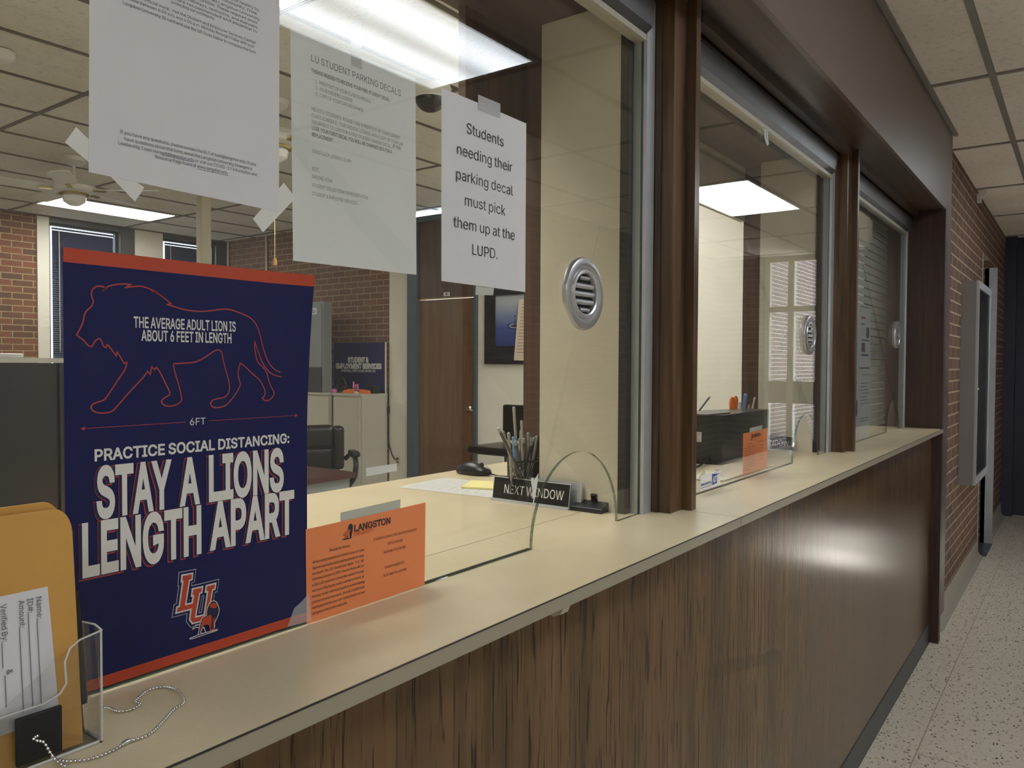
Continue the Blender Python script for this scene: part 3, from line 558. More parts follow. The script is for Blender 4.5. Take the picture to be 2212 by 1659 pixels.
'o':"208|104,-4 79,-1 58,8 41,23 28,43 20,66 17,94 20,122 28,146 41,165 58,180 79,189 104,192 128,189 149,180 167,165 180,146 188,122 191,94 188,66 180,43 167,23 149,8 128,-1|104,23 121,26 135,33 146,44 154,59 158,75 160,94 158,112 154,129 146,144 135,155 121,162 104,165 86,162 73,155 62,144 54,129 50,112 48,94 50,75 54,59 62,44 73,33 86,26",
'p':"212|26,-71 26,190 56,190 56,160 59,160 69,173 86,186 98,191 115,192 137,189 156,180 173,166 185,146 193,122 195,94 193,66 185,42 173,23 157,8 137,-1 115,-4 99,-3 86,2 69,16 59,29 57,29 57,-71|110,23 126,26 140,33 150,44 158,58 163,75 164,95 163,114 158,131 150,145 140,156 126,163 110,165 94,163 81,156 70,145 62,131 58,114 56,95 58,75 63,58 70,43 81,32 94,26",
'q':"212|186,-71 155,-71 155,29 153,29 143,16 126,2 114,-3 98,-4 75,-1 56,8 40,23 27,42 20,66 17,94 20,122 27,146 40,166 56,180 75,189 98,192 114,191 126,186 144,173 153,160 156,160 156,190 186,190|102,23 118,26 132,32 142,43 150,58 154,75 156,95 154,114 150,131 142,145 132,156 118,163 102,165 86,163 72,156 62,145 54,131 50,114 48,95 50,75 54,58 62,44 73,33 86,26",
'r':"130|26,0 26,190 56,190 56,160 58,160 65,173 76,184 90,190 107,192 115,192 122,192 122,161 115,162 103,163 91,161 80,157 70,151 63,142 58,131 57,118 57,0",
's':"182|91,-4 72,-3 56,2 42,9 31,19 23,32 18,47 47,53 53,40 62,30 75,25 91,23 108,25 122,31 131,40 134,51 132,60 127,68 118,74 106,78 75,85 52,93 36,104 27,119 23,137 26,152 33,166 43,177 58,185 74,190 94,192 112,191 127,186 140,179 149,170 162,145 134,139 129,149 121,158 110,164 94,166 78,164 65,158 57,150 54,139 56,129 62,122 86,111 115,105 137,97 153,86 162,71 166,53 163,37 156,24 145,12 130,3 112,-2",
't':"114|102,190 102,164 3,164 3,190|32,236 63,236 63,49 64,38 68,31 75,26 85,25 93,26 101,27 107,1 96,-1 84,-2 62,1 46,11 36,26 32,46",
'u':"205|91,-3 73,-1 57,5 44,15 35,29 28,47 26,69 26,190 57,190 57,72 60,52 68,37 82,28 100,25 113,27 125,31 134,38 142,48 146,61 148,76 148,190 179,190 179,0 149,0 149,46 154,46 143,23 129,8 111,0",
'v':"195|81,0 9,190 42,190 83,78 93,43 103,10 92,10 101,43 112,78 152,190 186,190 113,0",
'w':"284|69,0 11,190 44,190 67,107 77,68 88,21 82,21 93,67 103,107 126,190 158,190 181,107 191,68 201,21 196,21 206,68 217,107 240,190 272,190 215,0 184,0 159,86 152,112 145,140 138,169 145,169 138,140 131,112 124,86 99,0",
'x':"189|10,0 86,109 86,86 14,190 50,190 74,153 90,127 104,103 88,103 101,127 117,153 141,190 176,190 104,84 104,107 179,0 143,0 115,43 100,68 86,91 102,91 89,68 74,43 46,0",
'y':"195|24,-69 31,-43 36,-44 52,-44 65,-37 75,-18 81,-1 9,190 42,190 83,78 93,43 103,10 92,10 101,43 112,78 153,190 186,190 102,-29 88,-54 70,-68 46,-73 32,-72",
'z':"190|21,0 21,23 127,160 127,161 24,161 24,190 166,190 166,165 63,30 63,28 169,28 169,0"}
def tess(outs):
    """triangles of the union of closed outlines (winding above zero)"""
    ar = lambda P: sum(P[i-1][0]*P[i][1]-P[i][0]*P[i-1][1] for i in range(len(P)))
    if max((ar(P) for P in outs), key=abs) < 0: outs = [P[::-1] for P in outs]
    V, E = [], []
    for P in outs:
        k = len(V); V += [Vector(p) for p in P]; E += [(k+i, k+(i+1) % len(P)) for i in range(len(P))]
    v2, _, f2, *_r = delaunay_2d_cdt(V, E, [], 0, 1e-7)
    S = []
    for P in outs:
        for i in range(len(P)): S.append((*P[i-1], *P[i]))
    F = []
    for f in f2:
        cx_ = sum(v2[i].x for i in f)/3; cy_ = sum(v2[i].y for i in f)/3; wn_ = 0
        for ax_, ay_, bx_, by_ in S:
            if (ay_ <= cy_) != (by_ <= cy_):
                sd = (bx_-ax_)*(cy_-ay_)-(cx_-ax_)*(by_-ay_)
                if by_ > ay_ and sd > 0: wn_ += 1
                elif by_ < ay_ and sd < 0: wn_ -= 1
        if wn_ > 0: F.append(tuple(f))
    return [(v.x, v.y) for v in v2], F
def glyphs(s, bold, res=2):
    k = (s, bold)
    if k not in _gl:
        x = 0; allo = []; vs, fs = [], []
        for c in s:
            if c not in GLY: x += 78; continue
            adv, _, outl = GLY[c].partition('|')
            if bold > 0.011:
                outs = [[tuple(int(q) for q in p.split(',')) for p in o_.split(' ')] for o_ in outl.split('|')]
                allo += [[((p[0]+x)/500, p[1]/500) for p in P] for P in embolden(outs, bold*500)]
            else:
                if (c, bold, 0) not in _gl:
                    outs = [[tuple(int(q) for q in p.split(',')) for p in o_.split(' ')] for o_ in outl.split('|')]
                    _gl[c, bold, 0] = tess([[(p[0]/500, p[1]/500) for p in P] for P in embolden(outs, bold*500)])
                cv, cf = _gl[c, bold, 0]; n0 = len(vs)
                vs += [(p[0]+x/500, p[1]) for p in cv]; fs += [tuple(i+n0 for i in f) for f in cf]
            x += int(adv)
        if allo: vs, fs = tess(allo)
        _gl[k] = (vs, fs)
    return _gl[k]
CAPH = 0.0
def caph():
    global CAPH
    if not CAPH: CAPH = max(y for x, y in glyphs('H', 0.0)[0])
    return CAPH
def text(bm, s, A, B, cap, up=(0,0,1), bold=0.0, mi=0, shift=(0,0,0), shear=0.0, flat=True, res=2):
    A, B = Vector(A)+Vector(shift), Vector(B)+Vector(shift)
    if flat: z = (A.z+B.z)/2; A.z = B.z = z
    vs, fs = glyphs(s, bold, res); x0 = min(v[0] for v in vs); x1 = max(v[0] for v in vs)
    e = B-A; kx = 1.0/(x1-x0); ky = cap/caph(); up = Vector(up)
    V = [bm.verts.new(A + e*((x-x0)*kx) + up*(y*ky) + e.normalized()*(y*ky*shear)) for x, y in vs]
    for f in fs:
        try: bm.faces.new([V[i] for i in f]).material_index = mi
        except ValueError: pass
def ribbon(bm, pts, wd, n=(0,-1,0), closed=False, mi=0):
    """flat stroke of width wd along points lying in the plane with normal n"""
    P = [Vector(p) for p in pts]; n = Vector(n); N = len(P); L = []
    for i in range(N):
        a = P[(i-1) % N] if (closed or i > 0) else P[i]; c = P[(i+1) % N] if (closed or i < N-1) else P[i]
        d1 = (P[i]-a); d2 = (c-P[i])
        d1 = d1.normalized() if d1.length > 1e-9 else d2.normalized(); d2 = d2.normalized() if d2.length > 1e-9 else d1
        s1, s2 = n.cross(d1), n.cross(d2); b = s1+s2
        b = b.normalized() if b.length > 1e-3 else s1
        k = 1/max(0.45, b.dot(s1)); L.append((bm.verts.new(P[i]+b*wd/2*k), bm.verts.new(P[i]-b*wd/2*k)))
    for i in range(N if closed else N-1):
        a, b = L[i], L[(i+1) % N]
        bm.faces.new((a[0], b[0], b[1], a[1])).material_index = mi
def smooth_path(pts, closed=True, sub=4, corner=50):
    P = [Vector(p) for p in pts]; N = len(P); out = []
    def ang(i):
        a, b = P[i]-P[(i-1) % N], P[(i+1) % N]-P[i]
        return math.degrees(a.angle(b, 0))
    for i in range(N if closed else N-1):
        p0, p1, p2, p3 = P[(i-1) % N], P[i], P[(i+1) % N], P[(i+2) % N]
        if ang(i) > corner: p0 = p1*2-p2
        if ang((i+1) % N) > corner: p3 = p2*2-p1
        for k in range(sub):
            t = k/sub
            out.append(0.5*((2*p1)+(p2-p0)*t+(2*p0-5*p1+4*p2-p3)*t*t+(3*p1-p0-3*p2+p3)*t**3))
    if not closed: out.append(P[-1])
    return out
def offset_poly(pts, d):
    """grow a polygon in the xz plane"""
    P = [Vector((p[0], p[2])) for p in pts]; y = pts[0][1]; N = len(P)
    area = sum(P[i].x*P[(i+1) % N].y-P[(i+1) % N].x*P[i].y for i in range(N)); sg = 1 if area > 0 else -1
    out = []
    for i in range(N):
        d1, d2 = (P[i]-P[i-1]).normalized(), (P[(i+1) % N]-P[i]).normalized()
        n1, n2 = Vector((d1.y, -d1.x))*sg, Vector((d2.y, -d2.x))*sg
        b = n1+n2; b = b.normalized() if b.length > 1e-3 else n1
        q = P[i]+b*d/max(0.5, b.dot(n1)); out.append((q.x, y, q.y))
    return out
def fill(bm, pts, y, mi=0):
    vs, fs = tess([[(p[0], p[2]) for p in pts]]); V = [bm.verts.new((q[0], y, q[1])) for q in vs]
    for f in fs: bm.faces.new([V[i] for i in f]).material_index = mi

# ------------------------------------------------------------ the setting: hall
b = new(); box(b, -4.0, 9.0, -2.85, -0.10, -0.1, 0.0); box(b, -4.0, 1.0, -6.5, -2.85, -0.1, 0.0); struct('floor', b, 'terrazzo')
b = new(); box(b, -3.0, 9.0, -0.292, -0.288, 0.0, 0.0004); box(b, 3.2, 3.204, -2.75, -0.292, 0.0, 0.0004); struct('trim_1', b, 'seamlight')
def grid_ceiling(name, x0, x1, y0, y1, z, gx, gy, m, bw, skip=()):
    b = new()
    box(b, x0, x1, y0, y1, z, z+0.03, 0)
    for x in gx: box(b, x-bw/2, x+bw/2, y0, y1, z-0.006, z+0.001, 1)
    for y in gy: box(b, x0, x1, y-bw/2, y+bw/2, z-0.0062, z+0.001, 1)
    box(b, x0, x1, y0, y0+bw*0.8, z-0.012, z, 1); box(b, x0, x1, y1-bw*0.8, y1, z-0.012, z, 1)
    return struct(name, b, m)
grid_ceiling('ceiling_lobby_added', -4.0, 1.0, -6.5, -2.7505, HC, [3.902+1.22*k for k in range(-6, -2)], [-0.428-0.61*k for k in range(4, 10)], ['tilehall', 'gridhall'], 0.026)  # ceiling of the unseen lobby, added to carry extra hall lighting
grid_ceiling('ceiling', -4.0, 9.0, -2.75, -0.10, HC, [3.902+1.22*k for k in range(-5, 5)], [-0.428-0.61*k for k in range(4)], ['tilehall', 'gridhall'], 0.026)
# brick wall beyond the counter, with the door recess
b = new()
box(b, 4.75, 6.86, -0.13, 0.25, 0.0, HC); box(b, 6.86, 7.37, -0.13, 0.25, 2.30, HC); box(b, 7.37, 8.95, -0.13, 0.25, 0.0, HC)
struct('wall_right', b, 'brickhall')
b = new()
for x0, x1 in ((4.76, 6.86), (7.42, 8.85)):
    prism(b, [(-0.13, 0.0), (-0.175, 0.0), (-0.150, 0.012), (-0.139, 0.035), (-0.136, 0.115), (-0.13, 0.12)], 'x', x0, x1)
struct('baseboard_right', b, 'cove', smooth=True)
b = new(); box(b, 6.86, 7.37, 0.04, 0.09, 0.0, 2.30); d2 = struct('door_2', b, 'endpanel')
b = new(); box(b, 7.28, 7.31, -0.005, 0.04, 1.0, 1.03); lathe(b, [(0.0, -0.03), (0.022, -0.028), (0.026, -0.012), (0.012, 0.0)], (7.295, -0.0, 1.015), 'y', 16); obj('door_handle', b, 'steel', d2, smooth=True)
b = new(); box(b, 6.86, 7.37, -0.19, 0.04, 0.0, 0.004); struct('trim_2', b, 'toekick')
b = new(); box(b, 7.37, 7.42, -0.185, -0.10, 0.0, 2.235); box(b, 6.845, 6.875, -0.135, 0.04, 0.10, 2.30); struct('trim_3', b, ['alum'])
# end of the hall: navy wall, then glazed exit with brick outside
b = new(); box(b, 8.85, 8.97, -0.225, -0.10, 0.0, HC); box(b, 8.97, 9.1, -1.54, -0.10, 0.0, HC); struct('wall_end', b, 'navy')
b = new(); box(b, 9.0, 9.2, -2.85, -2.22, 0, HC); struct('wall_end_brick', b, 'brickend')
b = new(); box(b, 4.2, 9.0, -2.85, -2.75, 0, HC); struct('wall_opposite', b, 'brickopp')
b = new(); box(b, 1.0, 4.2, -2.85, -2.75, 0, HC); box(b, 0.9, 1.0, -6.5, -2.85, 0, HC); box(b, -4.0, 1.0, -6.6, -6.5, 0, HC); struct('wall_lobby_added', b, 'lobbypaint')  # unseen lobby and pale wall, added to bounce light into the hall
b = new(); box(b, -4.1, -4.0, -6.6, 0.1, 0, HC); struct('wall_behind', b, 'lobbypaint')
# glazed bay
d3 = structE('window_6', (9.05, -1.88, 0))
b = new()
for y0, y1 in ((-2.22, -2.17), (-1.965, -1.895), (-1.60, -1.54)): box(b, 9.0, 9.08, y0, y1, 0, HC)
for y0, y1 in ((-2.17, -1.965), (-1.895, -1.60)):
    for z0, z1 in ((2.05, 2.11), (2.62, HC), (0, 0.06)): box(b, 9.0, 9.08, y0, y1, z0, z1)
obj('window_frame', b, 'creamrail', d3)
b = new()
for y0, y1 in ((-2.17, -1.965), (-1.895, -1.60)): box(b, 9.0, 9.07, y0, y1, 1.01, 1.26)
obj('cross_panel', b, 'gasket', d3)
b = new()
for y0, y1 in ((-2.17, -1.965), (-1.895, -1.60)): box(b, 9.0, 9.07, y0, y1, 0.06, 0.46)
obj('kick_panel', b, 'gasket', d3)
for y0, y1 in ((-2.17, -1.965), (-1.895, -1.60)):
    b = new(); box(b, 9.035, 9.041, y0, y1, 0.46, 1.01); box(b, 9.035, 9.041, y0, y1, 1.26, 2.05); box(b, 9.035, 9.041, y0, y1, 2.11, 2.62); obj('glass_pane', b, 'acrylic', d3)
b = new(); box(b, 8.985, 9.0, -2.75, -2.22, 1.01, 1.26); struct('trim_4', b, 'endpanel')
# outside: brick wing across the path
b = new(); box(b, 9.2, 26.0, -3.6, -3.32, -0.4, 7.0); struct('wall_outside', b, 'brickout')
b = new(); box(b, 9.2, 26.0, -3.32, 3.0, -0.5, -0.02); struct('ground_outside', b, 'asphalt')

# ------------------------------------------------------------ the setting: counter wall with three service windows
PITCH = 1.503
XP = [0.054, 1.557, 3.06]            # left faces of the posts
b = new()
box(b, -4.0, -0.022, -0.14, 0.2, 0, HC); box(b, -4.0, -0.022, 0.2, 0.36, 0, OC+0.1); struct('wall_front_left', b, 'cream'); b = new()                                       # wall left of the first window
box(b, -0.02, 4.75, -0.165, -0.005, 2.262, HC+0.05); box(b, -0.02, 4.75, -0.005, 0.36, 2.236, OC+0.1); struct('wall_front', b, 'cream'); b = new(); box(b, 4.75, 9.0, 0.25, 0.36, 0, OC+0.1)
struct('wall_front_right', b, 'cream')
b = new(); box(b, -0.6, 4.74, -0.18, -0.165, 2.245, HC-0.001); struct('trim_5', b, 'fascia', bevel=0.003)
b = new(); box(b, -0.02, 4.545, -0.165, -0.004, 2.25, 2.262); struct('trim_6', b, 'soffit')
b = new(); box(b, -0.02, 4.545, -0.004, 0.36, 2.222, 2.236); struct('trim_7', b, 'soffit')
b = new(); box(b, -0.1, 4.78, -0.20, -0.1805, HC-0.014, HC-0.004); struct('trim_8', b, 'gridhall')
# end board of the opening: reaches the floor
b = new(); box(b, 4.545, 4.60, -0.18, 0.0, 1.12, 2.25); box(b, 4.545, 4.60, -0.182, -0.10, 0.0, 1.12); struct('trim_9', b, 'endpanel', bevel=0.002)
b = new(); box(b, 4.60, 4.75, -0.18, 0.2, 0.125, 2.245); struct('trim_10', b, 'fascia', bevel=0.002)
# moulded posts between the windows
def post(x0, n):
    p = [(0, 0.004), (0, -0.022), (0.004, -0.022), (0.004, -0.05), (0.062, -0.05), (0.066, -0.0505), (0.066, -0.073), (0.090, -0.073), (0.090, -0.0505), (0.094, -0.05), (0.136, -0.05), (0.136, -0.022), (0.14, -0.022), (0.14, 0.004)]
    b = new(); prism(b, [(x0+q[0], q[1]) for q in p], 'z', CT, 2.25)
    box(b, x0-0.002, x0+0.142, -0.052, -0.02, 2.235, 2.25)
    struct('trim_%d' % n, b, 'post', bevel=0.0025)
post(XP[1], 11); post(XP[2], 12)
# wood stop under the header, one length for each window
for k, (x0, x1) in enumerate(((0.0, 1.555), (1.699, 3.058), (3.202, 4.545))):
    b = new(); box(b, x0, x1, -0.055, -0.03, 2.222, 2.25); box(b, x0, x1, -0.03, -0.006, 2.235, 2.25); struct('trim_%d' % (13+k), b, 'soffit', bevel=0.002)

def arch_pts(xl, xr, zb, zt, ax, ar):
    p = [(xl, zb), (ax-ar, zb)]
    p += [(ax-ar*math.cos(PI*k/36), zb+(1.276-zb)*math.sin(PI*k/36)) for k in range(37)]
    return p[:2] + p[3:-1] + [(ax+ar, zb), (xr, zb), (xr, zt), (xl, zt)]
WX = ((-0.02, 1.517), (1.737, 3.020), (3.240, 4.545))
for k, (x0, x1) in enumerate(WX):
    wn = structE('window_%d' % (k+1), ((x0+x1)/2, 0.0, CT))
    b = new(); ax = 1.264+PITCH*k; xr = x1 if k < 2 else x1-0.02
    prism(b, arch_pts(x0, xr, CT+0.0005, 2.132, ax, 0.154), 'y', 0.0, 0.006, 0, 1)
    bmesh.ops.triangulate(b, faces=[f for f in b.faces if len(f.verts) > 4])
    obj('glass_pane', b, ['glass', 'glassedge'], wn)
    b = new(); box(b, x0, x1, -0.006, 0.022, 2.131, 2.1435); obj('top_rail', b, 'creamrail', wn, bevel=0.002)
    b = new(); prism(b, [(-0.004, 2.1437), (-0.020, 2.156), (-0.026, 2.205), (-0.02, 2.222), (0.024, 2.222), (0.024, 2.1437)], 'x', x0, x1); obj('head_channel', b, 'alumgrey', wn, bevel=0.002)
    b = new()
    if k < 2:
        box(b, x1, x1+0.037, -0.008, 0.0, CT, 2.222); box(b, x1, x1+0.037, 0.0, 0.024, CT, 2.222)
    else: box(b, x1-0.02, x1-0.001, -0.008, 0.024, CT, 2.222)
    obj('side_jamb', b, 'alum', wn, bevel=0.0015)
    if k > 0:
        b = new(); box(b, x0-0.037, x0, -0.008, 0.024, CT, 2.222); obj('side_jamb', b, 'alum', wn, bevel=0.0015)
    b = new(); box(b, x0, ax-0.154, 0.0065, 0.010, CT+0.0002, CT+0.0018); obj('sill_gasket', b, 'seam', wn)
# partitions standing between the clerk windows
for k in range(2):
    o = PITCH*k
    pt = structE('wall_partition_%d' % (k+1), (1.53+o, 0.15, CT))
    b = new(); box(b, 1.497+o, 1.505+o, 0.0435, 0.250, CT, 2.221); obj('face_panel', b, 'panelcream', pt, bevel=0.001)
    b = new(); box(b, 1.495+o, 1.52+o, 0.024, 0.0430, CT, 2.221); obj('groove_strip', b, 'gasket', pt)  # dark strip stands in for the shaded groove beside the frame
    b = new(); box(b, 1.505+o, 1.585+o, 0.0435, 0.250, CT, 2.221); box(b, 1.552+o, 1.63+o, 0.252, 0.336, CT, 2.221); obj('wood_core', b, 'capwood', pt)
# boards hanging behind the openings at the inner edge
b = new(); box(b, 1.32, 1.552, 0.33, 0.35, 2.012, 2.222); struct('trim_16', b, 'capwood')
b = new(); box(b, 2.30, 3.054, 0.33, 0.35, 2.012, 2.222); struct('trim_17', b, 'tanboard')

# ------------------------------------------------------------ the setting: office behind
b = new(); box(b, -2.5, XR, 0.25, YF, -0.1, 0.0); struct('floor_office', b, 'carpet')
grid_ceiling('ceiling_office', -2.5, XR, 0.36, YF, OC, [2.224+1.22*k for k in range(-3, 4)], [3.374+0.611*k for k in range(-4, 9)], ['tileoffice', 'gridoffice'], 0.028)
b = new(); box(b, -2.6, -2.5, 0.2, YF, 0, OC); struct('wall_left', b, 'cream')
WIN = ((3.845, 4.612), (5.136, 5.855))
b = new()
box(b, -2.5, 3.725, YF, YF+0.12, 0, OC)
struct('wall_far', b, 'brickfar')
b = new()
for x0, x1 in ((3.725, 3.845), (4.782, 5.136)): box(b, x0, x1, YF-0.02, YF+0.12, 0, OC)
for x0, x1 in WIN: box(b, x0, x1, YF-0.01, YF+0.12, 0, 0.9)
struct('wall_far_plaster', b, 'cream')
b = new(); box(b, 4.612, 4.782, YF-0.03, YF+0.12, 0, OC); box(b, 5.855, 6.1, YF-0.02, YF+0.12, 0, OC)
for x0, x1 in WIN: box(b, x0, x1, YF-0.01, YF+0.12, 2.955, OC)
struct('wall_far_metal', b, 'alumgrey')
for k, (x0, x1) in enumerate(WIN):
    wn = structE('window_%d' % (k+4), ((x0+x1)/2, YF, 0.9))
    b = new()
    for q in ((x0, x0+0.03, 0.9, 2.955), (x1-0.03, x1, 0.9, 2.955), (x0+0.03, x1-0.03, 2.925, 2.955), (x0+0.03, x1-0.03, 0.9, 0.94)): box(b, q[0], q[1], YF+0.03, YF+0.08, q[2], q[3])
    obj('window_frame', b, 'gasket', wn)
    b = new(); box(b, x0+0.03, x1-0.03, YF+0.053, YF+0.058, 0.94, 2.925); obj('glass_pane', b, 'acrylic', wn)
# wall with the office door: brick, plaster, door opening, plaster
b = new(); box(b, XR, XR+0.15, 5.291, YF, 0, OC); struct('wall_office_brick', b, 'brickside')
b = new(); box(b, XR, XR+0.15, 5.0, 5.291, 0, OC); box(b, XR, XR+0.15, 0.36, 4.06, 0, OC); struct('wall_office_plaster', b, 'cream')
dr = structE('door_1', (XR, 4.53, 0))
b = new()
for q in ((4.87, 5.0, 0, 2.965), (4.06, 4.095, 0, 2.965), (4.095, 4.87, 2.905, 2.965)): box(b, XR-0.03, XR+0.12, q[0], q[1], q[2], q[3])
obj('door_frame', b, 'bluegrey', dr, bevel=0.004)
b = new(); box(b, XR+0.01, XR+0.055, 4.10, 4.865, 0.01, 2.10); obj('door_leaf', b, 'doorwood', dr)
b = new(); box(b, XR-0.002, XR+0.05, 4.098, 4.868, 2.118, 2.905); obj('transom_panel', b, 'capwood', dr)
b = new(); box(b, XR-0.004, XR+0.03, 4.098, 4.868, 2.103, 2.116); obj('door_gap_light', b, 'brass', dr)  # bright strip stands in for light in the gap above the door
b = new()
for q in ((4.15, 4.745, 0.392, 0.42), (4.15, 4.745, 0.572, 0.60), (4.15, 4.18, 0.42, 0.572), (4.715, 4.745, 0.42, 0.572)): box(b, XR-0.012, XR+0.012, *q)
box(b, XR+0.002, XR+0.012, 4.18, 4.715, 0.42, 0.572)
obj('vent_panel', b, 'ventwood', dr, bevel=0.003)
b = new(); lathe(b, [(0, -0.062), (0.022, -0.060), (0.030, -0.045), (0.024, -0.030), (0.011, -0.022), (0.011, -0.008), (0.032, -0.004), (0.032, 0.002)], (XR+0.01, 4.15, 1.0), 'x', 20); obj('door_knob', b, 'chrome', dr, smooth=True)
b = new(); box(b, XR-0.006, XR-0.002, 4.43, 4.51, 2.128, 2.167); n_ = obj('number_plate', b, 'white', dr)
b = new(); box(b, XR-0.0075, XR-0.0062, 4.455, 4.485, 2.138, 2.158); obj('plate_print', b, 'inkgrey', n_)

# ------------------------------------------------------------ the service counter
sc = thing('service_counter', 'long cream laminate service counter with dark brown wood front under the glass windows', 'counter', (2.2, 0.2, 0.0))
b = new(); box(b, -0.02, 4.545, -0.185, 0.765, CT-0.020, CT); obj('worktop', b, 'laminate', sc)
b = new(); box(b, -0.02, 4.545, -0.1875, -0.1851, CT-0.0195, CT-0.0008); obj('front_edge', b, 'edgeband', sc)
b = new(); box(b, -0.02, 4.545, -0.1878, -0.1860, CT-0.0011, CT+0.0003); box(b, -0.02, 4.545, 0.113, 0.1146, CT, CT+0.0003, 1); prism(b, [(1.617, -0.186), (1.6185, -0.186), (1.6185, 0.0), (1.617, 0.0)], 'z', CT, CT+0.0002, 1)
box(b, 1.617, 1.6182, -0.1880, -0.1874, CT-0.0195, CT, 1)
obj('joint_line', b, ['seam', 'seamlight'], sc)
b = new(); box(b, -0.02, 4.545, -0.1375, -0.105, 0.0, CT-0.0202); obj('front_panel', b, 'veneer', sc)
b = new(); prism(b, [(-0.1376, 0.0), (-0.1425, 0.0), (-0.1410, 0.006), (-0.1405, 0.098), (-0.1395, 0.101), (-0.1376, 0.101)], 'x', -0.02, 4.545); obj('toe_kick', b, 'toekick', sc)
b = new(); box(b, -0.02, 4.545, 0.72, 0.745, 0.0, CT-0.0202); obj('rear_panel', b, 'cabbeige', sc)
b = new(); box(b, -0.02, 4.545, -0.10, 0.25, 0.0, CT-0.0205); obj('carcass', b, 'cabbeige', sc)
b = new(); prism(b, [(-0.183, CT-0.0202), (-0.150, CT-0.0202), (-0.152, CT-0.030), (-0.165, CT-0.037), (-0.178, CT-0.032)], 'x', 0.925, 0.945)
tag(obj('adhesive_tab', b, 'gum', bevel=0.002), 'small pale tab stuck under the front edge of the counter', 'tab')

# ------------------------------------------------------------ speaking grilles on the glass
def grille(loc):
    x, z = loc
    g = thing('speak_through_grille', 'x', 'grille', (x, 0, z), 'round metal speaking grilles on the windows')
    b = new()
    lathe(b, [(0.0685, 0.0), (0.0690, -0.004), (0.0665, -0.009), (0.060, -0.0115), (0.053, -0.0105), (0.050, -0.0070), (0.0475, -0.0068), (0.045, -0.0105), (0.0415, -0.0115), (0.0385, -0.0095), (0.0375, -0.002), (0.0375, 0.0)], (x, -0.0003, z), 'y', 56)
    obj('ring', b, 'grille', g, smooth=True)
    b = new(); lathe(b, [(0, -0.0008), (0.0373, -0.0008), (0.0373, 0.0)], (x, -0.0003, z), 'y', 40); obj('backing_disc', b, 'blackmatte', g)
    for k in range(-2, 3):
        zz = z+k*0.0150; h = 0.0056; L = math.sqrt(max(1e-6, 0.0372**2-(abs(k*0.0150)+h*0.6)**2))
        if abs(k) == 2: h = 0.0040
        b = new(); prism(b, [(-0.0012, zz-h), (-0.0060, zz-h*0.9), (-0.0086, zz-h*0.25), (-0.0078, zz+h*0.5), (-0.0012, zz+h)], 'x', x-L, x+L)
        obj('louver', b, 'grille', g, smooth=True)
    return g
g1 = grille((1.2690, 1.5750)); g1['label'] = 'round metal speaking grille on the nearest window, above the arched opening'
dup(g1, (1.4955, 0, -0.029), 'round metal speaking grille on the middle window beside the orange notice')
dup(g1, (3.041, 0, 0.024), 'round metal speaking grille on the farthest window in front of the closed slats')

# ------------------------------------------------------------ notices on the glass
def paper(name, label, cat, corners, m, y, bow=0.0, group=None):
    """corners tl,tr,br,bl on the pane; a root Empty with the sheet as its part"""
    c = [Vector((p[0], y, p[2])) for p in corners]; mid = (c[2]+c[3])/2
    r = thing(name, label, cat, mid, group)
    b = new(); sheet(b, c, 0.00025, (0,1,0), nu=8, nv=8, bow=bow); obj('sheet', b, m, r, smooth=True)
    return r
def strip(b, pts, y, th=0.0002):
    sheet(b, [(p[0], y, p[2]) for p in pts], th, (0,1,0))
# notice with the code square left blank
n1 = paper('notice', 'large white notice at upper left with small print above and below a blank middle', 'notice',
           [(0.3665,0,1.899),(0.5825,0,1.899),(0.5805,0,1.6199),(0.3629,0,1.6232)], 'paper', -0.0016)
b = new()
for s, A, B in [
  ('that all employees and visitors help us keep campus healthy by', *[(0.3986,-0.0019,1.8408),(0.554,-0.0019,1.8468)]),
  ('following these steps to protect the entire community. Think', *[(0.3979,-0.0019,1.836),(0.5515,-0.0019,1.8414)]),
  ('safe: face coverings are required on all Langston University', *[(0.3967,-0.0019,1.8316),(0.555,-0.0019,1.8352)]),
  ('property where distancing is not feasible. These required areas', *[(0.3967,-0.0019,1.8272),(0.5519,-0.0019,1.8297)]),
  ('include offices, classrooms, hallways, restrooms, and stairwells.', *[(0.3966,-0.0019,1.822),(0.5529,-0.0019,1.8245)]),
  ('Face coverings are recommended and essential to', *[(0.4102,-0.0019,1.8174),(0.5509,-0.0019,1.8193)]),
  ('protecting our community.', *[(0.4475,-0.0019,1.814),(0.4978,-0.0019,1.8138)]),
  ('With your official mask, visit the Student and Employee Services Cashier', *[(0.3972,-0.0019,1.8053),(0.5495,-0.0019,1.805)]),
  ('Window between 8:30 a.m. and 4:00 p.m. Monday through Friday with your', *[(0.3968,-0.0019,1.8008),(0.5473,-0.0019,1.7996)]),
  ('Langston University ID card and use the QR Code below to complete the form', *[(0.3966,-0.0019,1.7949),(0.5493,-0.0019,1.7937)]),
]: text(b, s, A, B, 0.0030, bold=0.004, res=1)
obj('lettering', b, 'inkgrey', n1, recalc=False)
b = new()
L = [*[(0.3928,-0.0019,1.6681),(0.5489,-0.0019,1.6663),(0.3973,-0.0019,1.6624),(0.5442,-0.0019,1.6603),(0.3914,-0.0019,1.6569),(0.5503,-0.0019,1.6549),(0.4289,-0.0019,1.6511),(0.513,-0.0019,1.6499)]]
for s, k in (('If you have any questions, please contact the ELT at luelt@langston.edu. If you', 0), ('have questions about this form, email the Langston University Emergency', 2), ('Leadership Team via luelt@langston.edu or visit our COVID-19 Information and', 4), ('Resource Page found at www.langston.edu.', 6)):
    text(b, s, L[k], L[k+1], 0.0034, bold=0.004, res=1)
obj('lettering', b, 'inkgrey', n1, recalc=False)
b = new(); U_ = [*[(0.4354,-0.0019,1.6561),(0.4717,-0.0019,1.6557),(0.4756,-0.0019,1.6501),(0.513,-0.0019,1.6495)]]
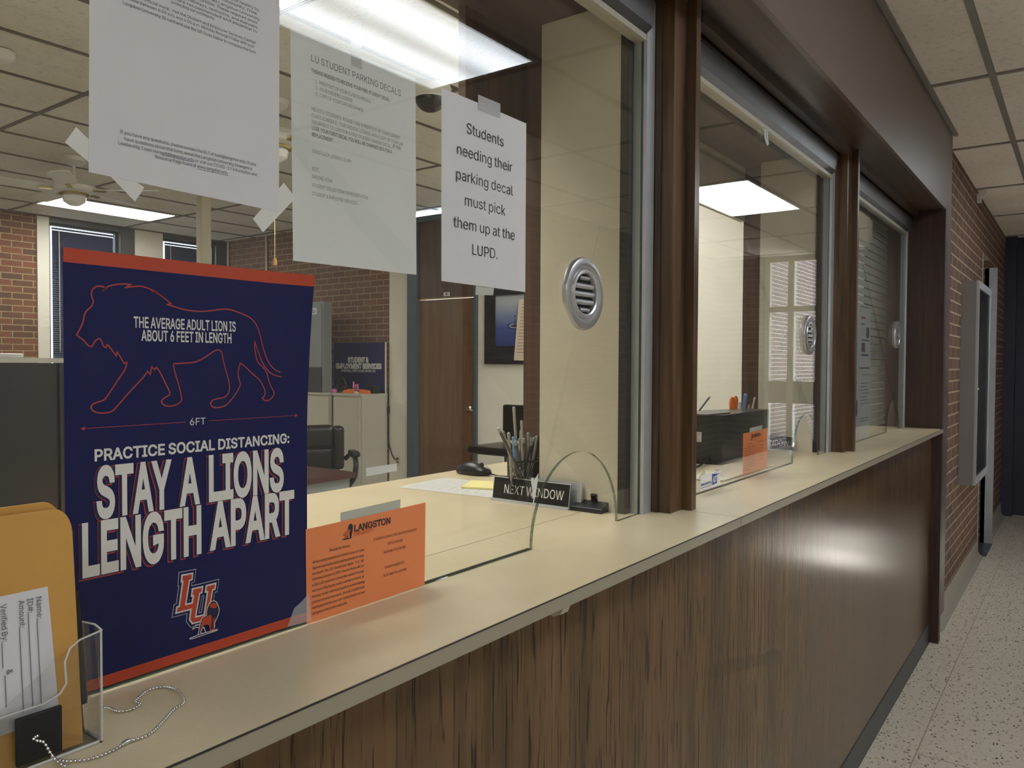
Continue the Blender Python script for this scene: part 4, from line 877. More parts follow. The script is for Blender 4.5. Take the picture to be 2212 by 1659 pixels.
for a, c in ((0, 1), (2, 3)): z = (U_[a][2]+U_[c][2])/2; box(b, U_[a][0], U_[c][0], -0.0020, -0.00186, z-0.0009, z-0.0005)
obj('underline', b, 'inkblue', n1)
for pts in ([(0.3518,0,1.6631),(0.3690,0,1.6500),(0.3690,0,1.6290),(0.3418,0,1.6465)],
            [(0.3795,0,1.6270),(0.3980,0,1.6280),(0.4179,0,1.6188),(0.4078,0,1.6027)],
            [(0.5452,0,1.6065),(0.5882,0,1.6557),(0.6049,0,1.6405),(0.5588,0,1.5931)]):
    b = new(); strip(b, pts, -0.0012); obj('tape', b, 'tape', n1)
# student decals notice, taped inside the glass
n2 = paper('notice', 'greyish white notice in small capitals headed by parking decals, taped behind the glass', 'notice',
           [(0.6041,0,1.8440),(0.8214,0,1.8488),(0.8241,0,1.5696),(0.6075,0,1.5663)], 'paperin', 0.0068)
bT, bB = new(), new()
for bm, s, cap, A, B in [
  (bT, 'LU STUDENT PARKING DECALS', .0084, *[(0.6354,0.0066,1.8136),(0.7917,0.0066,1.8164)]),
  (bB, 'THINGS NEEDED TO RECEIVE YOUR FREE STUDENT DECAL:', .0045, *[(0.6354,0.0066,1.8009),(0.7709,0.0066,1.8026)]),
  (bT, '1.  PRINTOUT OF YOUR CLASS SCHEDULE', .0044, *[(0.6419,0.0066,1.7891),(0.7349,0.0066,1.7913)]),
  (bT, '2.  YOUR DRIVERS LICENSE', .0044, *[(0.6419,0.0066,1.7816),(0.7024,0.0066,1.7832)]),
  (bT, '3.  COPY OF YOUR CAR INSURANCE', .0044, *[(0.6419,0.0066,1.7741),(0.7217,0.0066,1.7756)]),
  (bT, 'HELLO LU STUDENTS. PLEASE TAKE A PRINTOUT OF YOUR CURRENT', .0045, *[(0.6358,0.0066,1.7534),(0.7907,0.0066,1.7561)]),
  (bT, 'CLASS SCHEDULE, YOUR DRIVERS LICENSE, AND A COPY OF YOUR CAR', .0045, *[(0.6358,0.0066,1.7455),(0.7962,0.0066,1.7484)]),
  (bT, 'INSURANCE TO LUPD FOR A FREE STUDENT PARKING DECAL.', .0045, *[(0.6358,0.0066,1.7378),(0.7739,0.0066,1.7403)]),
  (bB, 'IF YOU', .0045, *[(0.776,0.0066,1.7403),(0.7915,0.0066,1.7407)]),
  (bB, 'LOSE YOUR FIRST DECAL YOU WILL BE CHARGED $30 FOR A', .0045, *[(0.6363,0.0066,1.7307),(0.7746,0.0066,1.7327)]),
  (bB, 'REPLACEMENT.', .0045, *[(0.6363,0.0066,1.723),(0.6707,0.0066,1.7237)]),
  (bT, "GOOD LUCK LIONS!! L'S UP!!", .0044, *[(0.6366,0.0066,1.7026),(0.7007,0.0066,1.7036)]),
  (bT, 'BEST,', .0044, *[(0.6365,0.0066,1.6815),(0.6484,0.0066,1.6814)]),
  (bT, 'BROOKE YOHE', .0044, *[(0.6365,0.0066,1.6715),(0.6688,0.0066,1.6717)]),
  (bT, 'STUDENT COLLECTIONS REPRESENTATIVE', .0044, *[(0.6365,0.0066,1.6608),(0.73,0.0066,1.6614)]),
  (bT, 'STUDENT & EMPLOYEE SERVICES', .0044, *[(0.6365,0.0066,1.6506),(0.711,0.0066,1.6507)]),
]: text(bm, s, A, B, cap, bold=0.0 if bm is bT else 0.010, res=1)
obj('lettering', bT, 'inkgrey', n2, recalc=False); obj('lettering', bB, 'ink', n2, recalc=False)
b = new(); strip(b, [(0.6995,0,1.889),(0.7172,0,1.891),(0.7188,0,1.830),(0.7003,0,1.830)], 0.0063); obj('tape', b, 'cleartape', n2)
# pickup sign
n3 = paper('notice', 'white sign in large plain letters about picking up the parking decal', 'notice',
           [(0.8678,0,1.8471),(1.0829,0,1.8487),(1.0828,0,1.5644),(0.8689,0,1.5643)], 'paper', -0.0016, bow=0.0015)
b = new()
for s, A, B in [('Students', *[(0.9243,-0.0034,1.7944),(1.0178,-0.0034,1.7942)]), ('needing their', *[(0.9019,-0.0034,1.7579),(1.0414,-0.0034,1.7579)]), ('parking decal', *[(0.8999,-0.0034,1.7195),(1.0437,-0.0034,1.7209)]),
                ('must pick', *[(0.9204,-0.0034,1.6844),(1.0232,-0.0034,1.6838)]), ('them up at the', *[(0.8939,-0.0034,1.6472),(1.0495,-0.0034,1.648)]), ('LUPD.', *[(0.9386,-0.0034,1.6108),(1.0024,-0.0034,1.6114)])]:
    text(b, s, A, B, 0.0162, bold=-0.002, res=3)
obj('lettering', b, 'ink', n3, recalc=False)
b = new(); strip(b, [(0.951,0,1.8600),(1.0079,0,1.8612),(1.008,0,1.838),(0.951,0,1.837)], -0.0036); obj('tape', b, 'cleartape', n3)
b = new(); strip(b, [(0.951,0,1.570),(0.998,0,1.570),(0.9942,0,1.5523),(0.9493,0,1.5498)], -0.0012); obj('tape', b, 'greytape', n3)

# ------------------------------------------------------------ the lion poster
po = thing('poster', 'tall navy blue poster with red lion outline and bold social distancing text', 'poster', (0.48, -0.002, CT))
PY = -0.0042
b = new()
# board with its top right corner curling off the glass
def board(bm, x0, x1, z0, z1, mi, yy, th, nu=10, nv=14):
    V = {}
    for f in (0, 1):
        for j in range(nv+1):
            for i in range(nu+1):
                s, t = i/nu, j/nv; x, z = x0+(x1-x0)*s, z0+(z1-z0)*t
                q = max(0.0, ((x-0.34)/0.284-0.72)/0.28)*max(0.0, ((z-CT)/0.431-0.55)/0.45)
                V[f, j, i] = bm.verts.new((x+0.004*q, yy-(0.012*q*q)+(th if f else 0), z))
    for f in (0, 1):
        for j in range(nv):
            for i in range(nu):
                q = [V[f, j, i], V[f, j, i+1], V[f, j+1, i+1], V[f, j+1, i]]
                bm.faces.new(q if f else q[::-1]).material_index = mi
    for j in range(nv):
        for i in (0, nu): bm.faces.new((V[0, j, i], V[0, j+1, i], V[1, j+1, i], V[1, j, i])).material_index = mi
    for i in range(nu):
        for j in (0, nv): bm.faces.new((V[0, j, i], V[0, j, i+1], V[1, j, i+1], V[1, j, i])).material_index = mi
board(b, 0.3385, 0.6205, CT+0.005, 1.5490, 0, -0.0022, 0.0008); obj('board', b, 'poster', po, smooth=True)
b = new(); board(b, 0.3386, 0.6204, 1.5352, 1.5489, 0, -0.00245, 0.0002, nv=2); obj('red_band', b, 'posterred', po, smooth=True); b = new(); board(b, 0.3386, 0.6204, CT+0.0052, CT+0.0160, 0, -0.00245, 0.0002, nv=2); obj('red_band', b, 'posterred', po, smooth=True)
lion = [(0.3745,-0.0026,1.511),(0.3779,-0.0026,1.5135),(0.374,-0.0026,1.5153),(0.3691,-0.0026,1.5149),(0.3657,-0.0026,1.5125),(0.364,-0.0026,1.5087),(0.364,-0.0026,1.505),(0.3655,-0.0026,1.5008),(0.3646,-0.0026,1.4967),(0.3617,-0.0026,1.4932),(0.3587,-0.0026,1.49),(0.3571,-0.0026,1.4863),(0.356,-0.0026,1.4807),(0.3539,-0.0026,1.4751),(0.3499,-0.0026,1.4677),(0.352,-0.0026,1.4657),(0.3561,-0.0026,1.4628),(0.3596,-0.0026,1.4586),(0.362,-0.0026,1.4568),(0.3641,-0.0026,1.4573),(0.3668,-0.0026,1.4618),(0.3701,-0.0026,1.4647),(0.3723,-0.0026,1.4636),(0.3747,-0.0026,1.4576),(0.3774,-0.0026,1.4559),(0.3784,-0.0026,1.4589),(0.3803,-0.0026,1.4572),(0.3871,-0.0026,1.4481),(0.3881,-0.0026,1.4519),(0.3921,-0.0026,1.4456),(0.3949,-0.0026,1.4406),(0.3975,-0.0026,1.4419),(0.3969,-0.0026,1.438),(0.3946,-0.0026,1.4329),(0.3881,-0.0026,1.4235),(0.378,-0.0026,1.4086),(0.3743,-0.0026,1.4049),(0.3657,-0.0026,1.4021),(0.3626,-0.0026,1.3994),(0.3635,-0.0026,1.3959),(0.3687,-0.0026,1.393),(0.3779,-0.0026,1.3925),(0.3841,-0.0026,1.3948),(0.3892,-0.0026,1.4004),(0.4022,-0.0026,1.4143),(0.4128,-0.0026,1.4251),(0.4189,-0.0026,1.4328),(0.4216,-0.0026,1.4295),(0.4234,-0.0026,1.4374),(0.4264,-0.0026,1.4345),(0.4286,-0.0026,1.4367),(0.4318,-0.0026,1.4321),(0.4373,-0.0026,1.4214),(0.4422,-0.0026,1.4113),(0.4422,-0.0026,1.408),(0.4358,-0.0026,1.4044),(0.4333,-0.0026,1.4016),(0.4355,-0.0026,1.3982),(0.4417,-0.0026,1.3963),(0.4499,-0.0026,1.3975),(0.455,-0.0026,1.4012),(0.4555,-0.0026,1.4055),(0.4529,-0.0026,1.4171),(0.4487,-0.0026,1.4307),(0.4469,-0.0026,1.4387),(0.4481,-0.0026,1.4407),(0.4618,-0.0026,1.4413),(0.4737,-0.0026,1.4432),(0.4844,-0.0026,1.4485),(0.4944,-0.0026,1.4547),(0.4999,-0.0026,1.4559),(0.5034,-0.0026,1.4534),(0.505,-0.0026,1.4459),(0.5081,-0.0026,1.4345),(0.5117,-0.0026,1.4231),(0.513,-0.0026,1.4131),(0.5108,-0.0026,1.4071),(0.506,-0.0026,1.4035),(0.4981,-0.0026,1.4024),(0.4918,-0.0026,1.4006),(0.4893,-0.0026,1.397),(0.4918,-0.0026,1.3936),(0.4996,-0.0026,1.3924),(0.5092,-0.0026,1.3953),(0.5173,-0.0026,1.4029),(0.5239,-0.0026,1.4114),(0.5269,-0.0026,1.4178),(0.5248,-0.0026,1.4244),(0.5243,-0.0026,1.4331),(0.527,-0.0026,1.4416),(0.5324,-0.0026,1.4381),(0.5425,-0.0026,1.4296),(0.551,-0.0026,1.4233),(0.5562,-0.0026,1.4165),(0.5597,-0.0026,1.409),(0.5592,-0.0026,1.4045),(0.556,-0.0026,1.4012),(0.5588,-0.0026,1.3986),(0.565,-0.0026,1.3982),(0.5704,-0.0026,1.4024),(0.572,-0.0026,1.4072),(0.5668,-0.0026,1.4164),(0.5642,-0.0026,1.4239),(0.5624,-0.0026,1.4299),(0.5581,-0.0026,1.4359),(0.5511,-0.0026,1.4418),(0.5477,-0.0026,1.4492),(0.546,-0.0026,1.4595),(0.546,-0.0026,1.4666),(0.5489,-0.0026,1.4595),(0.5546,-0.0026,1.4456),(0.5598,-0.0026,1.4374),(0.5669,-0.0026,1.4306),(0.5759,-0.0026,1.4268),(0.5868,-0.0026,1.4253),(0.5961,-0.0026,1.4269),(0.6037,-0.0026,1.4315),(0.6075,-0.0026,1.4389),(0.6095,-0.0026,1.448),(0.6047,-0.0026,1.4482),(0.6009,-0.0026,1.4448),(0.5962,-0.0026,1.4371),(0.5906,-0.0026,1.432),(0.585,-0.0026,1.4302),(0.5759,-0.0026,1.4328),(0.5687,-0.0026,1.4381),(0.5625,-0.0026,1.4464),(0.5573,-0.0026,1.4597),(0.553,-0.0026,1.4744),(0.5478,-0.0026,1.486),(0.5393,-0.0026,1.4937),(0.5243,-0.0026,1.4987),(0.5129,-0.0026,1.5012),(0.5033,-0.0026,1.5008),(0.4877,-0.0026,1.498),(0.4755,-0.0026,1.4969),(0.4622,-0.0026,1.4975),(0.4506,-0.0026,1.4997),(0.44,-0.0026,1.5019),(0.4446,-0.0026,1.5032),(0.4317,-0.0026,1.5119),(0.4237,-0.0026,1.5143),(0.4299,-0.0026,1.5135),(0.4256,-0.0026,1.5154),(0.4188,-0.0026,1.5175),(0.4122,-0.0026,1.5185),(0.4056,-0.0026,1.5177),(0.3965,-0.0026,1.5158),(0.4024,-0.0026,1.5196),(0.3927,-0.0026,1.5191),(0.3851,-0.0026,1.5176),(0.3789,-0.0026,1.5151)]
b = new(); ribbon(b, smooth_path(lion, True, 4), 0.00135, closed=True); obj('lion_outline', b, 'linered', po, recalc=False)
ar = [*[(0.3526,-0.0026,1.3785),(0.4607,-0.0026,1.3783),(0.4873,-0.0026,1.3784),(0.6064,-0.0026,1.3775)]]
b = new(); z = ar[0][2]
ribbon(b, [(ar[0][0]+0.003, -0.0026, z), (ar[1][0], -0.0026, z)], 0.0006); ribbon(b, [(ar[2][0], -0.0026, z), (ar[3][0]-0.003, -0.0026, z)], 0.0006)
for x, d in ((ar[0][0], 1), (ar[3][0], -1)): fill(b, [(x, 0, z), (x+0.004*d, 0, z+0.0022), (x+0.004*d, 0, z-0.0022)], -0.0026)
obj('span_arrow', b, 'linered', po, recalc=False)
b = new()
for s, cap, bo, A, B in [('THE AVERAGE ADULT LION IS', .0106, .016, *[(0.4048,-0.0027,1.4771),(0.5212,-0.0027,1.4768)]), ('ABOUT 6 FEET IN LENGTH', .0106, .016, *[(0.4126,-0.0027,1.4641),(0.5156,-0.0027,1.4635)]),
                         ('6FT', .0073, .004, *[(0.465,-0.0027,1.3754),(0.4834,-0.0027,1.3745)]), ('PRACTICE SOCIAL DISTANCING:', .0108, .024, *[(0.3654,-0.0027,1.347),(0.594,-0.0027,1.3457)])]:
    text(b, s, A, B, cap, bold=bo, res=3)
obj('lettering', b, 'inkwhite', po, recalc=False)
bw, br, bn = new(), new(), new()
for s, cap, A, B in [('STAY', .0462, *[(0.3666,-0.0031,1.2922),(0.4439,-0.0031,1.2918)]), ('A', .0462, *[(0.4526,-0.0031,1.2922),(0.4762,-0.0031,1.2918)]), ('LIONS', .0462, *[(0.4868,-0.0031,1.2924),(0.5854,-0.0031,1.2916)]),
                     ('LENGTH', .0475, *[(0.353,-0.0031,1.2375),(0.4775,-0.0031,1.2378)]), ('APART', .0475, *[(0.4875,-0.0031,1.2391),(0.6006,-0.0031,1.2379)])]:
    text(bw, s, A, B, cap, bold=0.030, res=4)
    text(bn, s, A, B, cap, bold=0.030, res=4, shift=(-0.0029, 0.0002, -0.0012))
    text(br, s, A, B, cap, bold=0.041, res=4, shift=(-0.0032, 0.00035, -0.0014))
obj('headline', bw, 'inkwhite', po, recalc=False); obj('headline_shadow', bn, 'logonavy', po, recalc=False); obj('headline_outline', br, 'linered', po, recalc=False)
Lp = [(0.4553,-0.0026,1.2153),(0.466,-0.0026,1.2149),(0.4654,-0.0026,1.2098),(0.4625,-0.0026,1.2094),(0.4577,-0.0026,1.1832),(0.4714,-0.0026,1.1829),(0.4709,-0.0026,1.178),(0.4485,-0.0026,1.1782),(0.4494,-0.0026,1.1829),(0.452,-0.0026,1.183),(0.4564,-0.0026,1.2103),(0.4549,-0.0026,1.2102)]
Up = [(0.4673,-0.0026,1.198),(0.4778,-0.0026,1.1977),(0.4769,-0.0026,1.1929),(0.4745,-0.0026,1.1929),(0.4691,-0.0026,1.1669),(0.4809,-0.0026,1.1664),(0.4855,-0.0026,1.1925),(0.4828,-0.0026,1.1925),(0.4837,-0.0026,1.1977),(0.4936,-0.0026,1.1978),(0.4928,-0.0026,1.1931),(0.49,-0.0026,1.193),(0.4837,-0.0026,1.1631),(0.4804,-0.0026,1.1618),(0.4669,-0.0026,1.162),(0.4639,-0.0026,1.1664),(0.4655,-0.0026,1.1773),(0.4687,-0.0026,1.192),(0.4665,-0.0026,1.192)]
b = new()
for mi, d, y in ((0, 0.0046, -0.0026), (1, 0.0041, -0.0028), (0, 0.0016, -0.0030), (2, 0.0, -0.0033)):
    for q in (Up, Lp): fill(b, offset_poly(q, d) if d else q, y - (0.0001 if q is Lp else 0), mi)
    if mi == 0 and d < 0.002:
        pass
obj('emblem_letters', b, ['inkwhite', 'poster', 'posterred'], po, recalc=False)
b = new(); y = -0.0037
fill(b, [(0.4734,-0.0026,1.1473),(0.4753,-0.0026,1.154),(0.4763,-0.0026,1.1613),(0.4785,-0.0026,1.1642),(0.4836,-0.0026,1.1657),(0.4836,-0.0026,1.1704),(0.4848,-0.0026,1.1742),(0.4863,-0.0026,1.1762),(0.4869,-0.0026,1.1781),(0.4888,-0.0026,1.1794),(0.4924,-0.0026,1.1795),(0.4954,-0.0026,1.1773),(0.4973,-0.0026,1.1728),(0.4987,-0.0026,1.1684),(0.4976,-0.0026,1.1627),(0.4952,-0.0026,1.1586),(0.4931,-0.0026,1.155),(0.4928,-0.0026,1.1492),(0.4941,-0.0026,1.1466),(0.487,-0.0026,1.146),(0.4861,-0.0026,1.1528),(0.4845,-0.0026,1.1553),(0.4799,-0.0026,1.1559),(0.4777,-0.0026,1.1526),(0.4755,-0.0026,1.1507),(0.4748,-0.0026,1.1469)], y, 1)
fill(b, [(0.4737,-0.0026,1.1476),(0.4756,-0.0026,1.1536),(0.4766,-0.0026,1.1609),(0.4788,-0.0026,1.1638),(0.4836,-0.0026,1.165),(0.4874,-0.0026,1.1659),(0.489,-0.0026,1.1632),(0.4887,-0.0026,1.1574),(0.4877,-0.0026,1.1518),(0.488,-0.0026,1.1488),(0.487,-0.0026,1.1464),(0.486,-0.0026,1.1534),(0.4845,-0.0026,1.1557),(0.4796,-0.0026,1.1564),(0.4773,-0.0026,1.153),(0.4752,-0.0026,1.1511),(0.4745,-0.0026,1.1474)], y-0.0001, 2)
fill(b, [(0.4872,-0.0026,1.1771),(0.4914,-0.0026,1.178),(0.4949,-0.0026,1.1761),(0.4957,-0.0026,1.1738),(0.4941,-0.0026,1.1714),(0.4907,-0.0026,1.1721),(0.4872,-0.0026,1.1736)], y-0.0001, 2)
fill(b, [(0.491,-0.0026,1.1609),(0.4936,-0.0026,1.1602),(0.4919,-0.0026,1.1489),(0.4939,-0.0026,1.1468),(0.488,-0.0026,1.1463),(0.487,-0.0026,1.1466),(0.4888,-0.0026,1.1487),(0.4903,-0.0026,1.1496)], y-0.0001, 2)
for pts, cl in (([(0.4721,-0.0042,1.148),(0.474,-0.0042,1.1547),(0.4751,-0.0042,1.1619),(0.4773,-0.0042,1.165),(0.4823,-0.0042,1.1665),(0.4824,-0.0042,1.171),(0.4835,-0.0042,1.1749),(0.4851,-0.0042,1.1769),(0.4856,-0.0042,1.1789),(0.4877,-0.0042,1.1802),(0.4913,-0.0042,1.1803),(0.4946,-0.0042,1.1781),(0.4966,-0.0042,1.1735),(0.498,-0.0042,1.1688),(0.4968,-0.0042,1.1631),(0.4944,-0.0042,1.159),(0.4923,-0.0042,1.1555),(0.4921,-0.0042,1.1498)], False),
               ([(0.4743,-0.0042,1.1585),(0.4693,-0.0042,1.1591),(0.4675,-0.0042,1.1575),(0.4655,-0.0042,1.1557),(0.4675,-0.0042,1.1555),(0.4695,-0.0042,1.1567),(0.4737,-0.0042,1.155)], False), ([(0.4781,-0.0042,1.1544),(0.4752,-0.0042,1.15),(0.4762,-0.0042,1.148),(0.4813,-0.0042,1.1479),(0.4793,-0.0042,1.1538)], True),
               ([(0.4625,-0.0042,1.1467),(0.4718,-0.0042,1.1476),(0.4921,-0.0042,1.1475),(0.4954,-0.0042,1.1475),(0.4952,-0.0042,1.1462),(0.487,-0.0042,1.146),(0.4718,-0.0042,1.1455),(0.4643,-0.0042,1.1454),(0.4625,-0.0042,1.1461)], True)):
    ribbon(b, pts, 0.0008, closed=cl, mi=0)
obj('emblem_lion', b, ['inkwhite', 'logonavy', 'posterred'], po, recalc=False)
b = new(); sheet(b, [(0.600, -0.0034, CT+0.026), (0.6225, -0.0034, CT+0.040), (0.6255, -0.0036, CT+0.004), (0.590, -0.0034, CT+0.006)], 0.0003, nu=5, nv=5, bow=0.003); obj('tape', b, 'clearfilm', po)

# ------------------------------------------------------------ orange hours notices
o1 = paper('notice', 'bright orange half sheet notice with office hours, beside the navy poster on the nearest window', 'notice',
           [(0.6178,0,1.2375),(0.8338,0,1.2403),(0.8321,0,1.1205),(0.6190,0,1.1195)], 'orange', -0.0030, bow=0.001, group='orange hours notices on the glass')
b = new(); bo = new(); bk = new(); bb = new()
OY = -0.0042
text(bk, 'LANGSTON', *[(0.696,-0.0042,1.2219),(0.7616,-0.0042,1.2215)], 0.0084, bold=0.018)
SER = {'L': [(0.12, 0), (0.12, 1), (0.95, 0.06)], 'A': [(0.06, 0), (0.94, 0)], 'N': [(0.12, 0), (0.12, 1), (0.88, 1)], 'G': [(0.86, 0.40)], 'T': [(0.5, 0), (0.06, 0.95), (0.94, 0.95)], 'S': [], 'O': []}
A_, B_ = [(0.6959,-0.0043,1.2219),(0.7615,-0.0043,1.2215)]; tot = sum(int(GLY[c].split('|')[0]) for c in 'LANGSTON'); px = 0; zb = (A_[2]+B_[2])/2
for c in 'LANGSTON':
    aw = int(GLY[c].split('|')[0])
    for fx, fy in SER[c]:
        xx = A_[0]+(B_[0]-A_[0])*(px+aw*fx)/tot; zz = zb+0.0084*fy; h_ = 0.0004 if fy in (0, 1) else 0.0011
        box(bk, xx-0.0011, xx+0.0011, -0.0044, -0.0043, zz-h_, zz+h_)
    px += aw
text(bo, 'UNIVERSITY', *[(0.6951,-0.0042,1.2159),(0.7308,-0.0042,1.2156)], 0.0050, bold=0.004)
fill(bk, [(0.688,-0.0042,1.2326),(0.6913,-0.0042,1.2331),(0.6933,-0.0042,1.2297),(0.6929,-0.0042,1.2236),(0.6906,-0.0042,1.2158),(0.6916,-0.0042,1.2146),(0.6883,-0.0042,1.215),(0.6873,-0.0042,1.2205),(0.6853,-0.0042,1.2259),(0.6857,-0.0042,1.23)], OY)
fill(bk, [(0.6738,-0.0042,1.2143),(0.6793,-0.0042,1.2153),(0.6916,-0.0042,1.215),(0.6906,-0.0042,1.2138),(0.682,-0.0042,1.2136)], OY)
fill(bo, [(0.6889,-0.0042,1.2261),(0.682,-0.0042,1.2245),(0.68,-0.0042,1.2197),(0.679,-0.0042,1.2156),(0.682,-0.0042,1.2153),(0.684,-0.0042,1.219),(0.6875,-0.0042,1.2204)], OY-0.0001)
ribbon(bk, [(0.6799,-0.0043,1.22),(0.6763,-0.0043,1.2209)], 0.0008); ribbon(bk, [(0.6845,-0.0043,1.2184),(0.6832,-0.0043,1.2151)], 0.0014)
for s, A, B in [('Disclaimer Notice:', *[(0.6541,-0.0042,1.2034),(0.6886,-0.0042,1.2031)]), ('When using a personal check to pay on your', *[(0.6274,-0.0042,1.1929),(0.7135,-0.0042,1.1935)]), ('Banner account a hold will be placed on your', *[(0.6274,-0.0042,1.1858),(0.7129,-0.0042,1.186)]),
  ('account  for  10  business  days.  For  all', *[(0.627,-0.0042,1.1788),(0.7121,-0.0042,1.1793)]), ('returned checks or NSF checks there will be', *[(0.6268,-0.0042,1.1721),(0.7125,-0.0042,1.1721)]), ('a $50.00 returned check fee added to your', *[(0.6267,-0.0042,1.1649),(0.7128,-0.0042,1.1647)]),
  ("account. Paying by cash, cashier's check, or", *[(0.6267,-0.0042,1.1579),(0.7132,-0.0042,1.1575)]), ('money order will not result in a hold being', *[(0.6265,-0.0042,1.1509),(0.7136,-0.0042,1.1501)]), ('placed on your account.  For all Credit/Debit', *[(0.6265,-0.0042,1.1438),(0.7142,-0.0042,1.1431)]),
  ('card payments you can make them on our', *[(0.6264,-0.0042,1.137),(0.7146,-0.0042,1.136)]), ('Langston University web site.', *[(0.6269,-0.0042,1.1297),(0.6839,-0.0042,1.1291)])]:
    text(b, s, A, B, 0.0034, bold=0.008, res=1)
for s, A, B in [("STUDENT & EMPLOYEE SERVICE'S HOURS", *[(0.7301,-0.0042,1.2033),(0.8138,-0.0042,1.2026)]), ('OFFICE HOURS', *[(0.7561,-0.0042,1.1929),(0.7856,-0.0042,1.1924)]), ('8:00 AM TO 5:00 PM', *[(0.749,-0.0042,1.1827),(0.7912,-0.0042,1.1818)]),
  ('BURSAR WINDOW', *[(0.7512,-0.0042,1.1616),(0.7892,-0.0042,1.1602)]), ('8:30 AM TO 4:00 PM', *[(0.749,-0.0042,1.1507),(0.7928,-0.0042,1.1495)])]:
    text(bb, s, A, B, 0.0035, bold=0.004, res=1)
obj('logo', bk, 'ink', o1, recalc=False); obj('logo_accent', bo, 'inkorange', o1, recalc=False); obj('lettering', b, 'inkbrown', o1, recalc=False); obj('lettering', bb, 'inkbrown', o1, recalc=False)
b = new(); strip(b, [(0.674,0,1.2496),(0.7834,0,1.252),(0.7825,0,1.236),(0.674,0,1.234)], -0.0022); obj('tape', b, 'greytape', o1)
dup(o1, (1.5515, 0.0118, 0.0095), 'orange notice behind the glass of the middle window, left of the arched opening')

# ------------------------------------------------------------ small things stuck on the glass
b = new(); strip(b, [(0.7197,0,1.3023),(0.7769,0,1.3027),(0.7779,0,1.2923),(0.7205,0,1.291)], -0.0006)
tag(obj('tape_strip', b, 'tape'), 'short strip of white tape on bare glass above the orange notice', 'tape')
b = new(); fill(b, [(1.1037,0,1.2426),(1.1100,0,1.2450),(1.1150,0,1.2400),(1.1215,0,1.2450),(1.1278,0,1.2505),(1.1245,0,1.2350),(1.1209,0,1.2203),(1.1130,0,1.1980),(1.1112,0,1.1960),(1.1125,0,1.2100),(1.1085,0,1.2080),(1.1096,0,1.2200)], -0.0005)
r_ = bmesh.ops.extrude_face_region(b, geom=b.faces[:]); bmesh.ops.translate(b, vec=(0, 0.0003, 0), verts=[v for v in r_['geom'] if isinstance(v, bmesh.types.BMVert)])
tag(obj('torn_tape', b, 'tape'), 'torn scrap of white tape left on the glass above the next window sign', 'tape')
st = thing('security_sticker', 'white sticker with blue security logo low on the middle window', 'sticker', (1.906, -0.002, 1.127))
b = new(); sheet(b, [(1.8457,-0.0010,1.1655),(1.9777,-0.0010,1.1645),(1.9760,-0.0010,1.1265),(1.8438,-0.0010,1.1270)], 0.0003); obj('sheet', b, 'whitegloss', st)
b = new(); fill(b, [(1.9179,-0.0014,1.1611),(1.97,-0.0014,1.1574),(1.9668,-0.0014,1.1557),(1.9538,-0.0014,1.1571),(1.9527,-0.0014,1.1339),(1.9187,-0.0014,1.1323)], -0.0013); obj('logo_block', b, 'logoblue', st, recalc=False)
b = new(); text(b, 'ADT', *[(1.9225,-0.0016,1.1384),(1.9529,-0.0016,1.1386)], 0.0145, bold=0.03); obj('logo_letters', b, 'whitegloss', st, recalc=False)
b = new(); text(b, 'secured by', *[(1.8469,-0.0014,1.1377),(1.915,-0.0014,1.1386)], 0.0072, bold=0.02); A, B = [(1.847,-0.0014,1.1328),(1.9138,-0.0014,1.1322)]; box(b, A[0], B[0], -0.0015, -0.0013, A[2]-0.0006, A[2]+0.0006); obj('lettering', b, 'logoblue', st, recalc=False)
for pts in ([(1.8418,0,1.1681),(1.8713,0,1.1759),(1.8759,0,1.1669),(1.8338,0,1.1565)], [(1.9378,0,1.1696),(1.97,0,1.167),(2.0038,0,1.1401),(1.9633,0,1.1577)]):
    b = new(); strip(b, pts, -0.0007); obj('tape', b, 'cleartape', st)
# clear hook on the middle window's top rail
b = new()
for dx in (-0.010, 0.010): tube(b, [(2.277+dx, -0.008, 2.128), (2.277+dx, -0.010, 2.100), (2.277+dx*0.7, -0.013, 2.088)], 0.0028, 8)
tube(b, [(2.267, -0.0095, 2.126), (2.287, -0.0095, 2.126)], 0.003, 8); tube(b, [(2.270, -0.013, 2.088), (2.277, -0.014, 2.083), (2.284, -0.013, 2.088)], 0.0028, 8)
tag(obj('clear_hook', b, 'acrylicedge', smooth=True), 'small clear plastic hook at the top rail of the middle window', 'hook')

# ------------------------------------------------------------ closed slats and sheets behind the farthest window
bl = thing('slatted_blind', 'closed grey horizontal slat blind behind the farthest service window', 'blind', (3.9, 0.10, CT+0.012))
for k in range(29):
    z = CT+0.016+0.0380*k
    b = new(); prism(b, [(0.086, z), (0.092, z+0.001), (0.100, z+0.0345), (0.094, z+0.0335)], 'x', 3.215, 4.535); obj('slat', b, 'slat', bl)
b = new(); box(b, 3.215, 4.535, 0.08, 0.125, 2.19, 2.2215); obj('head_box', b, 'alumgrey', bl)
for x in (3.5, 4.25):
    b = new(); box(b, x-0.0015, x+0.0015, 0.0965, 0.0985, CT+0.02, 2.19); obj('ladder_cord', b, 'conduit', bl)
WS = 'printed sheets taped inside the farthest window'
def wsheet(label, x0, x1, z0, z1, marks):
    r = paper('printed_sheet', label, 'notice', [(x0,0,z1),(x1,0,z1),(x1,0,z0),(x0,0,z0)], 'paperin', 0.0075, group=WS)
    bs = {}
    for m, a0, a1, c0, c1 in marks:
        bm = bs.setdefault(m, new()); box(bm, x0+(x1-x0)*a0, x0+(x1-x0)*a1, 0.0071, 0.00745, z0+(z1-z0)*c0, z0+(z1-z0)*c1)
    for m, bm in bs.items(): obj('print_mark', bm, m, r)
